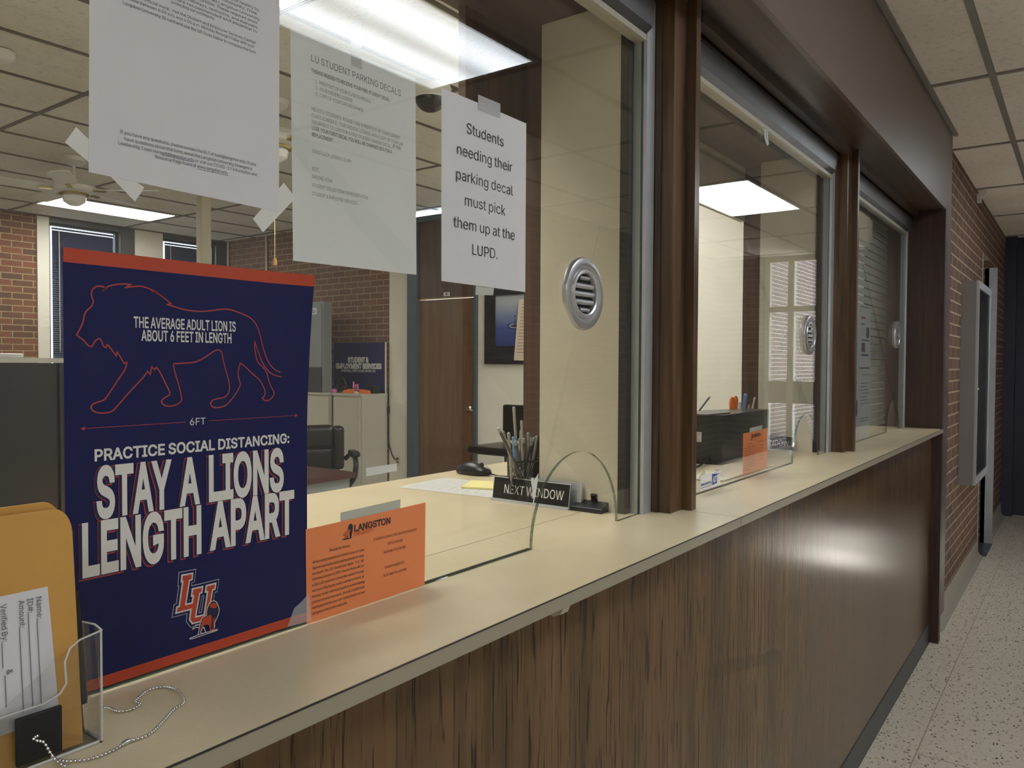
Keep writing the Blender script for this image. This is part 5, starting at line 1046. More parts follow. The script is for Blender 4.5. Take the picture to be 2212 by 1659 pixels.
lines = lambda c0, c1, n, a0=0.12, a1=0.88: [('inkgrey', a0, a1-0.1*(k % 3), c0+(c1-c0)*k/n, c0+(c1-c0)*k/n+0.010) for k in range(n)]
wsheet('upper right sheet with red heading and grey diagrams in the farthest window', 3.551, 3.773, 1.421, 1.708, [('ink', .06, .94, .03, .045), ('ink', .06, .94, .955, .965), ('ink', .06, .08, .88, .96), ('inkorange', .14, .5, .78, .81), ('inkgrey', .14, .45, .69, .71), ('inkgrey', .2, .85, .45, .47), ('inkblue', .58, .84, .5, .66), ('inkgrey', .2, .5, .28, .42), ('inkblue', .2, .8, .22, .25)])
wsheet('upper sheet beside the wood post with dark picture in the farthest window', 3.325, 3.543, 1.421, 1.700, [('inkblue', .3, .8, .80, .85), ('ink', .35, .85, .42, .60)] + lines(.1, .35, 4))
wsheet('lower right sheet with grey paragraphs in the farthest window', 3.560, 3.782, 1.121, 1.402, lines(.55, .92, 7) + lines(.28, .36, 2))
wsheet('lower sheet beside the wood post with brown emblem in the farthest window', 3.333, 3.551, 1.121, 1.404, [('inkblue', .2, .85, .85, .91), ('inkbrown', .45, .92, .38, .62)] + lines(.1, .2, 2))
b = new(); sheet(b, [(3.30,0.0078,2.088),(3.772,0.0078,2.091),(3.779,0.0078,1.989),(3.30,0.0078,1.95)], 0.0004)
tag(obj('reflection_patch', b, 'papercream'), 'cream patch standing in for a reflection high inside the farthest window', 'sheet')  # cream patch stands in for a pale reflection in the glass

# ------------------------------------------------------------ acrylic holder with payment envelopes, pen and bead chain
HX0, HX1, HYF, HYB = 0.165, 0.3225, -0.103, -0.036
ho = thing('acrylic_holder', 'clear acrylic holder standing at the near end of the counter with envelopes and a pen', 'holder', (0.245, -0.07, CT))
b = new(); t_ = 0.0022
box(b, HX0, HX1, HYB-t_, HYB, CT, CT+0.094)
prism(b, [(HYF, CT), (HYB, CT), (HYB, CT+0.094), (HYB-0.03, CT+0.096), (HYF+0.012, CT+0.0985), (HYF, CT+0.096)], 'x', HX1-t_, HX1)
prism(b, [(HYF, CT), (HYB, CT), (HYB, CT+0.094), (HYF, CT+0.096)], 'x', HX0, HX0+t_)
fp = [(HX0, CT), (HX1, CT), (HX1, CT+0.096), (HX1-0.018, CT+0.093), (HX1-0.026, CT+0.088), (HX1-0.030, CT+0.078), (HX1-0.029, CT+0.060), (HX1-0.034, CT+0.053), (HX1-0.046, CT+0.049), (HX0+0.046, CT+0.049), (HX0+0.034, CT+0.053), (HX0+0.029, CT+0.060), (HX0+0.030, CT+0.078), (HX0+0.022, CT+0.090), (HX0, CT+0.096)]
prism(b, fp, 'y', HYF, HYF+t_)
box(b, HX0, HX1, HYF, HYB, CT, CT+0.003)
bmesh.ops.triangulate(b, faces=[f for f in b.faces if len(f.verts) > 4])
obj('tray', b, 'acrylic', ho)
b = new(); pts = [(p[0], HYF-0.0003, p[1]) for p in fp[2:14]]; tube(b, pts, 0.0008, 6); tube(b, [(HX1-0.0008, HYF-0.0003, CT+0.002), (HX1-0.0008, HYF-0.0003, CT+0.096)], 0.0010, 6); tube(b, [(HX1, HYF, CT+0.096), (HX1, HYF+0.012, CT+0.0985), (HX1, HYB-0.03, CT+0.096), (HX1, HYB, CT+0.094)], 0.0008, 6)
tube(b, [(HX0, HYF, CT+0.0015), (HX1-0.004, HYF, CT+0.0015), (HX1, HYF+0.004, CT+0.0015), (HX1, HYB, CT+0.0015)], 0.0015, 6)
obj('polished_edge', b, 'acrylicedge', ho, smooth=True)
def envelope(label, dy, dz, dx, front=False, group=None):
    x0, x1 = 0.178+dx, 0.3090+dx; z0, z1 = CT+0.0032, 1.3185+dz; yb, yt = HYF+0.006+dy, HYF+0.024+dy*0.9
    e = thing('manila_envelope', label, 'envelope', ((x0+x1)/2, yb, z0), group)
    r = 0.013; prof = [(x0, z0), (x1, z0), (x1, z1-r*1.6)] + [(x1-r+r*math.cos(PI/2*k/6), z1-r*1.6+r*1.6*math.sin(PI/2*k/6)) for k in range(1, 7)] + [(x0+r-r*math.sin(PI/2*k/6), z1-r*1.6+r*1.6*math.cos(PI/2*k/6)) for k in range(0, 7)]
    b = new(); prism(b, prof, 'y', 0.0, 0.0018)
    for v in b.verts:
        f = (v.co.z-z0)/(z1-z0); v.co.y += yb+(yt-yb)*f - 0.0022*math.sin(PI*f)
    bmesh.ops.triangulate(b, faces=[f for f in b.faces if len(f.verts) > 4])
    obj('paper_body', b, 'manila' if dy == 0 or int(dy/0.0042+0.1) % 2 == 0 else 'maniladark', e)
    return e, yb, yt, z0, z1
e1, yb, yt, z0, z1 = envelope('front manila envelope with white form label facing the hall, in the acrylic holder', 0.0, 0.0, 0.0, True)
def ey(z): f = (z-z0)/(z1-z0); return yb+(yt-yb)*f-0.0022*math.sin(PI*f)*0.0
b = new()
LX0, LX1, LZ0, LZ1 = 0.205, 0.2895, 1.150, 1.2566
def lq(bm, x0_, x1_, za, zb, off, mi=0):
    F = [bm.verts.new((x, ey(z)-off, z)) for x, z in ((x0_, za), (x1_, za), (x1_, zb), (x0_, zb))]; bm.faces.new(F).material_index = mi
pl = []
sheet(b, [(LX0, ey(LZ1)-0.0006, LZ1), (LX1-0.002, ey(LZ1)-0.0006, LZ1), (LX1+0.002, ey(LZ0)-0.0006, LZ0), (LX0, ey(LZ0)-0.0006, LZ0)], 0.0003)
lb = obj('form_label', b, 'label', e1)
b = new()
def vtext(s, xc, zt, zb_, cap):       # reads downwards, letters lying on their side
    vs, fs = glyphs(s, 0.006, 2); a0 = min(v[0] for v in vs); a1 = max(v[0] for v in vs); k = cap/caph()
    V = []
    for x, y in vs:
        z = zt-(zt-zb_)*(x-a0)/(a1-a0); V.append(b.verts.new((xc+y*k, ey(z)-0.0011, z)))
    for f in fs:
        try: b.faces.new([V[i] for i in f])
        except ValueError: pass
for s, px, A, B_ in (('Name:', 0, *[(0.2783,-0.088,1.2501),(0.2789,-0.088,1.2324)]), ('ID#:', 0, *[(0.2716,-0.088,1.2504),(0.2719,-0.088,1.2387)]), ('Amount:', 0, *[(0.2653,-0.088,1.2503),(0.2657,-0.088,1.2289)]), ('Verified By:', 0, *[(0.2523,-0.088,1.2504),(0.2525,-0.088,1.2212)]), ('&', 0, *[(0.2544,-0.088,1.1989),(0.2546,-0.088,1.1949)])):
    vtext(s, A[0], A[2], B_[2], 0.0042)
for A, B_ in ([(0.2781,-0.088,1.2326),(0.2801,-0.088,1.1632)], [(0.2717,-0.088,1.2384),(0.2737,-0.088,1.1631)], [(0.2649,-0.088,1.2288),(0.267,-0.088,1.1621)], [(0.2519,-0.088,1.2207),(0.2523,-0.088,1.2009)], [(0.2529,-0.088,1.1951),(0.2533,-0.088,1.1703)]):
    ribbon(b, [(A[0], ey(A[2])-0.0011, A[2]), (A[0], ey(B_[2])-0.0011, B_[2])], 0.0006)
obj('lettering', b, 'inkgrey', lb, recalc=False)
for k in range(5):
    envelope('manila envelope packed behind the labelled one in the acrylic holder', 0.0042*(k+1), 0.0015*((k*7) % 4)+0.0015, -0.0026*(k+1), group='manila envelopes packed behind the front one')
# pen leaning in the holder's right corner
A, B_ = Vector((0.3150, -0.070, 1.2440)), Vector((0.3158, -0.0860, CT+0.0045)); d = (A-B_).normalized()
pn = thing('ballpoint_pen', 'black ballpoint pen standing point down in the right corner of the acrylic holder', 'pen', B_)
b = new(); tube(b, [B_+d*0.026, B_+d*0.030, B_+d*0.060, A], [0.0036, 0.0042, 0.0044, 0.0040], 14); obj('barrel', b, 'black', pn, smooth=True)
b = new(); tube(b, [B_, B_+d*0.003, B_+d*0.022, B_+d*0.0259], [0.0006, 0.0014, 0.0034, 0.0036], 14); obj('tip', b, 'steel', pn, smooth=True)
# square black pad on the holder's front with the bead chain of the pen
b = new(); cushion(b, 0.2545, 0.2885, -0.1075, -0.1035, CT+0.0070, CT+0.0450, 0.0018)
tag(obj('chain_anchor', b, 'blackmatte', smooth=True), 'square black stick-on pad fixed to the front of the acrylic holder', 'pad')
ch = [(0.2685, -0.1095, CT+0.028), (0.2725, -0.1125, CT+0.022), (0.2755, -0.117, CT+0.013), (0.279, -0.122, CT+0.006), (0.284, -0.127, CT+0.002)] + [(p[0], p[1], CT+0.0019) for p in
     [(0.2831,-0.1066,1.1185),(0.2888,-0.1178,1.1185),(0.3021,-0.1281,1.1185),(0.319,-0.128,1.1185),(0.3327,-0.124,1.1185),(0.3501,-0.1254,1.1185),(0.3698,-0.1128,1.1185),(0.3902,-0.0966,1.1185),(0.4054,-0.089,1.1185),(0.4151,-0.0621,1.1185),(0.4141,-0.0446,1.1185),(0.4075,-0.0376,1.1185),(0.3975,-0.037,1.1185),(0.3868,-0.0439,1.1185),(0.378,-0.051,1.1185),(0.3778,-0.0607,1.1185),(0.3676,-0.065,1.1185),(0.3575,-0.0595,1.1185),(0.35,-0.0385,1.1185)]]
cp = smooth_path(ch, False, 12, 400)
b = new(); acc = 0.0; step = 0.0033; pos = [Vector(ch[0])]
for p, q in zip(cp, cp[1:]):
    p, q = Vector(p), Vector(q)
    while (q-pos[-1]).length >= step and (q-pos[-1]).dot(q-p) > 0: pos.append(pos[-1]+(q-pos[-1]).normalized()*step)
for p in pos: ball(b, p, 0.00142, 8)
tube(b, pos, 0.00035, 5)
bc = obj('bead_chain', b, 'steel', smooth=True); tag(bc, 'silver bead chain curling on the counter from the black pad', 'chain')
b = new(); C0 = Vector((0.3272,-0.1247,1.1185))+Vector((0, 0, 0.0022)); C1 = Vector((0.3371,-0.1232,1.1185))+Vector((0, 0, 0.0022)); tube(b, [C0, C0*0.7+C1*0.3, C0*0.3+C1*0.7, C1], [0.0012, 0.0021, 0.0021, 0.0012], 10)
cl = obj('clasp', b, 'steel', smooth=True); BASE[bc.name]; cl.parent = bc; cl.location = cl.location - bc.location

# ------------------------------------------------------------ on the clerk's side of the counter, nearest window
mo = thing('computer_monitor', 'dark flat monitor seen from behind at left, beyond the navy poster', 'monitor', (0.40, 0.47, CT))
b = new(); box(b, 0.115, 0.530, 0.45, 0.475, CT+0.03, 1.440); obj('rear_shell', b, 'charcoal', mo, bevel=0.003)
b = new(); box(b, 0.112, 0.537, 0.446, 0.482, 1.4405, 1.4475); obj('top_rim', b, 'whitegloss', mo, bevel=0.001)
b = new(); box(b, 0.5305, 0.537, 0.446, 0.482, CT+0.03, 1.440); obj('side_rim', b, 'alumgrey', mo, bevel=0.001)
b = new(); box(b, 0.28, 0.36, 0.47, 0.50, CT+0.01, CT+0.10); cushion(b, 0.20, 0.44, 0.42, 0.62, CT, CT+0.012, 0.004); obj('stand', b, 'black', mo)
b = new(); cushion(b, 0.30, 0.483, 0.449, 0.479, 1.4477, 1.4535, 0.002); tag(obj('flat_bar', b, 'whitegloss', smooth=True), 'white flat bar lying on the monitor top at the left edge', 'bar')

def nameplate(xo, yo, label):
    g = thing('counter_sign', label, 'sign', (1.47+xo, 0.254+yo, CT))
    y0, y1 = 0.1465+yo, 0.3615+yo; lean = Vector((0.008, 0, 0.0515)); a = Vector((1.4625+xo, 0, CT+0.003))
    b = new()
    for yy in (y0, y1): pass
    q = [(a.x, a.z), (a.x+lean.x, a.z+lean.z), (a.x+lean.x+0.0015, a.z+lean.z), (a.x+0.0015, a.z)]
    prism(b, q, 'y', y0, y1); obj('plate', b, 'black', g)
    b = new()
    prism(b, [(a.x-0.006, CT), (a.x+0.012, CT), (a.x+0.012, CT+0.0015), (a.x+0.0015, CT+0.003), (a.x-0.001, CT+0.006), (a.x-0.004, CT+0.006), (a.x-0.006, CT+0.0015)], 'y', y0-0.001, y1+0.001)
    prism(b, [(a.x+lean.x-0.0012, a.z+lean.z), (a.x+lean.x+0.003, a.z+lean.z), (a.x+lean.x+0.003, a.z+lean.z+0.0018), (a.x+lean.x-0.0012, a.z+lean.z+0.0018)], 'y', y0, y1)
    for yy in (y0, y1-0.0014): prism(b, [(a.x-0.0008, a.z), (a.x+lean.x-0.0008, a.z+lean.z), (a.x+lean.x+0.0022, a.z+lean.z), (a.x+0.0022, a.z)], 'y', yy, yy+0.0014)
    obj('holder', b, 'alum', g)
    b = new(); n = Vector((-1, 0, lean.x/lean.z)); up = lean.normalized()
    f0, f1 = 0.019, 0.019
    A = Vector((a.x, 0.3285+yo, a.z))+up*0.0165+n*0.0004; B = Vector((a.x, 0.1625+yo, a.z))+up*0.0165+n*0.0004
    text(b, 'NEXT WINDOW', A, B, 0.0205, up=up, bold=0.004, res=3); obj('lettering', b, 'inkwhite', g, recalc=False)
    return g
nameplate(0, 0, 'black next window sign in an aluminium holder on the counter behind the nearest glass')
nameplate(PITCH, -0.042, 'black next window sign half hidden behind the orange notice of the middle window')
b = new(); y0, y1 = 0.128, 0.300
prism(b, [(1.480, CT+0.0005), (1.494, CT+0.0005), (1.494, CT+0.002), (1.490, CT+0.0586), (1.4885, CT+0.0586), (1.482, CT+0.003)], 'y', y0, y1)
for k in range(4): box(b, 1.4805, 1.4815, y0+0.001, y1, CT+0.012+0.011*k, CT+0.013+0.011*k)
tag(obj('spare_sign_holder', b, 'alum', bevel=0.0006), 'bare aluminium sign holder standing between the next window sign and the partition', 'sign holder')
pb = thing('pen_stand_base', 'black wedge shaped pen stand base with empty socket right of the next window sign', 'pen stand', (1.505, 0.105, CT))
b = new(); prism(b, [(1.466, CT), (1.530, CT), (1.530, CT+0.030), (1.524, CT+0.031), (1.468, CT+0.010), (1.466, CT+0.008)], 'y', 0.066, 0.142); obj('wedge', b, 'charcoal', pb, bevel=0.0012)
b = new(); box(b, 1.4635, 1.4665, 0.064, 0.144, CT, CT+0.0065); obj('front_lip', b, 'charcoal', pb, bevel=0.0006)
b = new(); nrm = Vector((-0.35, 0, 0.94)).normalized(); p0 = Vector((1.500, 0.102, CT+0.021)); tube(b, [p0, p0+nrm*0.004, p0+nrm*0.0041, p0+nrm*0.0155], [0.0095, 0.009, 0.0078, 0.0078], 18); obj('socket', b, 'black', pb, smooth=True)
b = new(); tube(b, [p0+nrm*0.01551, p0+nrm*0.0157], [0.0052, 0.0052], 16); obj('socket_hole', b, 'blackmatte', pb)
# mouse
ms = thing('computer_mouse', 'black computer mouse with a cable near the inner edge of the counter', 'mouse', (1.765, 0.665, CT))
b = new()
bmesh.ops.create_uvsphere(b, u_segments=28, v_segments=16, radius=1.0)
for v in b.verts:
    x, y, z = v.co
    z = max(z, -0.25); y_ = y*0.062; w_ = 0.031*(1-0.10*math.cos(PI*y*0.8)); 
    v.co = Vector((1.765+x*w_, 0.665+y_, CT+0.009+z*0.029*(1.0-0.18*(y-0.2)**2) + (0.25*0.001)))
obj('shell', b, 'black', ms, smooth=True)
b = new(); lathe(b, [(0, -0.003), (0.006, -0.003), (0.0075, 0), (0.006, 0.003), (0, 0.003)], (1.762, 0.632, CT+0.0305), 'x', 16); obj('scroll_wheel', b, 'charcoal', ms, smooth=True)
b = new(); tube(b, smooth_path([(1.765, 0.604, CT+0.008), (1.77, 0.575, CT+0.003), (1.79, 0.53, CT+0.0022), (1.80, 0.48, CT+0.0022), (1.84, 0.42, CT+0.0022)], False, 6), 0.0020, 8); obj('cable', b, 'black', ms, smooth=True)
# pen cup of black wire mesh
cx, cy, cr = 1.500, 0.2965, 0.0395
pc = thing('pen_cup', 'black wire mesh cup full of pens behind the next window sign', 'cup', (cx, cy, CT))
b = new()
for k in range(40):
    a0 = 2*PI*k/40
    for s in (1, -1):
        tube(b, [(cx+cr*(0.93+0.07*t)*math.cos(a0+s*0.9*t), cy+cr*(0.93+0.07*t)*math.sin(a0+s*0.9*t), CT+0.004+0.092*t) for t in (0, .2, .4, .6, .8, 1)], 0.00055, 4)
obj('mesh_wall', b, 'black', pc)
b = new(); lathe(b, [(cr-0.001, 0.094), (cr+0.0015, 0.0945), (cr+0.002, 0.098), (cr, 0.100), (cr-0.002, 0.098), (cr-0.001, 0.094)], (cx, cy, CT), 'z', 40); obj('rim', b, 'black', pc, smooth=True)
b = new(); lathe(b, [(0, 0.0), (cr*0.94, 0.0), (cr*0.95, 0.004), (cr*0.93, 0.006), (0, 0.006)], (cx, cy, CT), 'z', 40); obj('base', b, 'black', pc)
def pen(label, top, base, mat, cap, group=None, r=0.0036):
    A, B = Vector(top), Vector(base); d = (A-B).normalized()
    g = thing('stick_pen', label, 'pen', B, group)
    b = new(); tube(b, [B, B+d*0.004, A-d*0.012], [r*0.5, r*0.85, r], 8); obj('barrel', b, mat, g, smooth=True)
    b = new(); tube(b, [A-d*0.0119, A-d*0.002, A], [r*1.12, r*1.12, r*0.6], 8); obj('end_cap', b, cap, g, smooth=True)
PT = [(1.3803,0.292,1.2994),(1.422,0.292,1.2885),(1.4324,0.292,1.285),(1.4442,0.292,1.2654),(1.4655,0.292,1.3425),(1.4838,0.292,1.3099),(1.4787,0.292,1.2699),(1.4968,0.292,1.2864),(1.5105,0.292,1.2797),(1.5231,0.292,1.2681),(1.5357,0.292,1.2657),(1.5484,0.292,1.2699),(1.5144,0.292,1.2608),(1.489,0.292,1.2656)]
PB = [(1.4627,0.3,1.2727),(1.5003,0.3,1.2642),(1.5505,0.3,1.2619)]
GP = 'grey stick pens in the mesh cup'
for k, p in enumerate(PT):
    y = 0.292+0.016*((k*5) % 3-1)*0.6
    bx = cx+0.45*(p[0]-cx)*0.4+0.010*((k*3) % 5-2); by = cy+0.008*((k*7) % 5-2)
    lab, gr = 'grey stick pen among the bunch in the black mesh cup', GP
    if k == 4: lab, gr = 'tallest grey pen standing above all others in the mesh cup', None
    if k == 0: lab, gr, bx = 'grey pen leaning far left out of the mesh cup', None, cx+0.006
    if k == 5: lab, gr = 'second tallest grey pen, just right of the tallest in the cup', None
    pen(lab, (p[0], y, p[2]), (bx, by, CT+0.012), 'pengrey' if k % 3 else 'pendark', 'pengrey', gr)
for p, lab in zip(PB, ('blue pen at the left of the mesh cup', 'blue pen in the middle of the mesh cup behind grey pens', 'blue pen at the right of the mesh cup against the wood core')):
    pen(lab, (p[0], 0.301, p[2]), (cx+0.3*(p[0]-cx), cy+0.01, CT+0.012), 'penblue', 'penblue')
# sheet and note pad
ps = thing('form_sheet', 'white handwritten form lying on the counter left of the next window sign', 'sheet', (1.56, 0.53, CT))
q = [(1.455,0.668),(1.657,0.688),(1.668,0.478),(1.478,0.378)]
b = new(); sheet(b, [(x, y, CT+0.0006) for x, y in q], 0.0003, (0,0,1)); obj('paper_body', b, 'whitegloss', ps)
b = new()
for k in range(8):
    t = 0.10+0.10*k; A = Vector((*q[0], CT+0.0012)).lerp(Vector((*q[3], CT+0.0012)), t); B = Vector((*q[1], CT+0.0012)).lerp(Vector((*q[2], CT+0.0012)), t)
    ribbon(b, [A.lerp(B, 0.12), A.lerp(B, 0.45+0.08*(k % 3))], 0.0012, (0,0,1)); ribbon(b, [A.lerp(B, 0.60), A.lerp(B, 0.86)], 0.0010, (0,0,1))
obj('handwriting', b, 'inkgrey', ps, recalc=False)
b = new(); sheet(b, [(1.541,0.525,CT+0.0016),(1.645,0.575,CT+0.0016),(1.675,0.500,CT+0.0016),(1.572,0.440,CT+0.0016)], 0.004, (0,0,1)); tag(obj('note_pad', b, 'yellownote'), 'small yellow note pad lying on the white form', 'note pad')

# ------------------------------------------------------------ behind the middle window
pr = thing('receipt_printer', 'black box shaped printer with rating label, seen through the middle window', 'printer', (2.62, 0.26, CT))
b = new(); prism(b, [(2.415, 0.165), (2.870, 0.165), (2.870, 0.250), (2.415, 0.400)], 'z', CT+0.004, 1.280); obj('case', b, 'charcoal', pr, bevel=0.008, smooth=True)
b = new(); prism(b, [(2.43, 0.18), (2.855, 0.18), (2.855, 0.24), (2.43, 0.385)], 'z', CT, CT+0.0039); obj('foot_plate', b, 'black', pr)
b = new(); box(b, 2.412, 2.4149, 0.235, 0.345, 1.190, 1.222)
r_l = obj('rating_label', b, 'greytape', pr)
b = new()
for k, (a0, a1) in enumerate(((.32, .96), (.45, .92), (.5, .9), (.38, .95), (.40, .96))): box(b, 2.4114, 2.4119, 0.235+0.11*(1-a1), 0.235+0.11*(1-a0)*0.8, 1.193+0.0055*k, 1.1945+0.0055*k)
obj('label_print', b, 'inkgrey', r_l)
b = new(); box(b, 2.412, 2.4149, 0.255, 0.315, 1.142, 1.158); obj('paper_tag', b, 'white', pr)
b = new(); box(b, 2.408, 2.4149, 0.205, 0.262, 1.130, 1.140); obj('cable_socket', b, 'blackmatte', pr)
b = new(); sheet(b, [(2.36, 0.20, 1.2804), (2.52, 0.18, 1.2804), (2.54, 0.33, 1.2804), (2.38, 0.35, 1.2804)], 0.004, (0,0,1)); tag(obj('flat_folder', b, 'pendark'), 'thin dark folder lying on the printer top', 'folder')
pen('dark pen propped up on the folder above the printer', (2.5645,0.27,1.3325), (2.475, 0.27, 1.2885), 'pendark', 'pengrey')
c2 = thing('desk_cup', 'beige cup holding scissors and pens behind the printer', 'cup', (2.9400, 0.30, CT))
b = new(); lathe(b, [(0, 0), (0.045, 0.0), (0.048, 0.152), (0.046, 0.152), (0.043, 0.004), (0, 0.004)], (2.9400, 0.30, CT), 'z', 28); obj('cup_wall', b, 'cabbeige', c2, smooth=True)
SCP = [(2.857,0.3,1.2942),(2.908,0.3,1.2973)]
sx = thing('scissors', 'scissors with orange handles standing in the cup behind the printer', 'scissors', (2.9300, 0.30, CT+0.012))
for k, (p, tilt) in enumerate(zip(SCP, (-0.10, 0.10))):
    cxx, czz = p[0], p[2]; b = new()
    loop = [Vector((cxx+0.014*math.cos(a), 0.30+0.006*k, czz+0.022*math.sin(a))) for a in [2*PI*i/20 for i in range(21)]]
    tube(b, loop, 0.0062, 8); tube(b, [(cxx+0.004*(1 if k == 0 else -1), 0.30+0.006*k, czz-0.022), (2.9330+0.002*k, 0.30+0.004*k, czz-0.085)], 0.0060, 8); obj('handle', b, 'orangeplastic', sx, smooth=True)
    b = new(); prism(b, [(2.9260+0.002*k, czz-0.085), (2.9400-0.002*k, czz-0.085), (2.9330, CT+0.014)], 'y', 0.30+0.004*k, 0.303+0.004*k); obj('blade', b, 'steel', sx)
T = [(2.9198,0.27,1.3324), (2.8922,0.225,1.3206), (2.9311,0.26,1.2902), (2.9553,0.305,1.3006)]
pen('light blue marker beside the orange scissors', T[0], (2.9520, 0.312, CT+0.012), 'penblue', 'penblue', r=0.0062)
pen('white pencil leaning right in the cup behind the printer', T[1], (2.9460, 0.288, CT+0.012), 'white', 'white')
pen('short white pen in the cup, right of the blue marker', T[2], (2.9550, 0.30, CT+0.012), 'white', 'pengrey')
pen('white pen between the orange scissors and the blue marker', T[3], (2.9430, 0.312, CT+0.012), 'white', 'white', r=0.005)
b = new()
sheet(b, [(2.05, 0.13, CT+0.002), (2.46, 0.155, CT+0.002), (2.52, 0.03, CT+0.002), (2.08, 0.03, CT+0.002)], 0.003, (0,0,1))
tag(obj('form_stack', b, 'papercream'), 'low stack of cream forms in front of the printer', 'papers')
b = new(); tube(b, smooth_path([(2.405, 0.23, CT+0.018), (2.36, 0.21, CT+0.010), (2.27, 0.19, CT+0.009), (2.18, 0.22, CT+0.004), (2.05, 0.20, CT+0.003)], False, 6), 0.0035, 8); cab = obj('power_cable', b, 'black', smooth=True); tag(cab, 'thick black cable running from the printer across the counter', 'cable')

# ------------------------------------------------------------ office furniture
dk = thing('desk', 'desk with dark red wood top in the office, behind the counter', 'desk', (2.6, 3.32, 0))
b = new(); cushion(b, 1.80, 3.386, 2.95, 3.72, 0.715, 0.752, 0.006); obj('desktop', b, 'deskwood', dk)
b = new(); box(b, 1.84, 3.36, 2.98, 3.01, 0.0, 0.7145); obj('modesty_panel', b, 'greysteel', dk)
b = new(); box(b, 3.33, 3.36, 3.0105, 3.70, 0.0, 0.7145); obj('side_panel', b, 'greysteel', dk)
b = new(); box(b, 1.84, 1.87, 3.0105, 3.70, 0.0, 0.7145); obj('side_panel', b, 'greysteel', dk)
lc = thing('executive_chair', 'padded black leather swivel chair with curved arms behind the red desk', 'chair', (0, 0, 0))
def cpart(name, fn, m, p, **k):
    b = new(); fn(b); return obj(name, b, m, p, local=True, **k)
cpart('seat', lambda b: cushion(b, -0.27, 0.27, -0.27, 0.25, 0.39, 0.50, 0.05), 'leather', lc, smooth=True)
cpart('backrest', lambda b: (cushion(b, -0.215, 0.215, 0.20, 0.31, 0.47, 0.70, 0.05), cushion(b, -0.215, 0.215, 0.18, 0.31, 0.685, 0.895, 0.06)), 'leather', lc, smooth=True)
for s in (-1, 1):
    cpart('side_bolster', lambda b: cushion(b, min(s*0.19, s*0.29), max(s*0.19, s*0.29), 0.15, 0.31, 0.50, 0.885, 0.045), 'leather', lc, smooth=True)
    a = cpart('arm', lambda b: tube(b, smooth_path([(s*0.30, 0.16, 0.60), (s*0.325, 0.05, 0.645), (s*0.33, -0.12, 0.635), (s*0.325, -0.20, 0.58), (s*0.31, -0.20, 0.48), (s*0.28, -0.12, 0.40)], False, 5), 0.022, 10), 'black', lc, smooth=True)
    cpart('arm_pad', lambda b: cushion(b, s*0.33-0.035, s*0.33+0.035, -0.19, 0.04, 0.645, 0.690, 0.018), 'leather', a, smooth=True)
cpart('gas_column', lambda b: tube(b, [(0, 0, 0.09), (0, 0, 0.39)], 0.03, 14), 'black', lc, smooth=True)
def star(b):
    for k in range(5):
        t = 2*PI*k/5; c, s_ = math.cos(t), math.sin(t)
        tube(b, [(0.02*c, 0.02*s_, 0.10), (0.30*c, 0.30*s_, 0.075)], [0.028, 0.018], 8)
cpart('star_base', star, 'black', lc, smooth=True)
for k in range(5):
    t = 2*PI*k/5
    cpart('caster', lambda b: lathe(b, [(0, -0.02), (0.026, -0.02), (0.03, 0), (0.026, 0.02), (0, 0.02)], (0.30*math.cos(t), 0.30*math.sin(t), 0.031), 'y', 14), 'blackmatte', lc, smooth=True)
lc.location = (4.34, 4.52, 0); lc.rotation_euler = (0, 0, math.radians(-32))
st2 = thing('drafting_stool', 'tall black swivel stool with backrest standing by the picture wall', 'stool', (0, 0, 0))
cpart('seat', lambda b: cushion(b, -0.235, 0.235, -0.25, 0.20, 0.70, 0.765, 0.03), 'leather', st2, smooth=True)
cpart('backrest', lambda b: cushion(b, -0.21, 0.21, 0.20, 0.26, 0.78, 1.09, 0.028), 'leather', st2, smooth=True)
cpart('back_bar', lambda b: tube(b, [(0, 0.05, 0.69), (0, 0.24, 0.69), (0, 0.275, 0.74), (0, 0.272, 0.95)], 0.014, 8), 'black', st2, smooth=True)
cpart('gas_column', lambda b: tube(b, [(0, 0, 0.09), (0, 0, 0.70)], 0.026, 14), 'alumgrey', st2, smooth=True)
cpart('height_lever', lambda b: tube(b, [(0.03, 0, 0.685), (0.16, -0.03, 0.66), (0.20, -0.03, 0.62), (0.22, -0.03, 0.60)], [0.006, 0.006, 0.014, 0.014], 8), 'black', st2, smooth=True)
cpart('foot_ring', lambda b: tube(b, [(0.22*math.cos(2*PI*k/24), 0.22*math.sin(2*PI*k/24), 0.26) for k in range(25)], 0.010, 8), 'alumgrey', st2, smooth=True)
cpart('star_base', star, 'black', st2, smooth=True)
for k in range(5):
    t = 2*PI*k/5
    cpart('caster', lambda b: lathe(b, [(0, -0.02), (0.026, -0.02), (0.03, 0), (0.026, 0.02), (0, 0.02)], (0.30*math.cos(t), 0.30*math.sin(t), 0.031), 'y', 14), 'blackmatte', st2, smooth=True)
st2.location = (5.20, 3.10, 0); st2.rotation_euler = (0, 0, math.radians(-90))
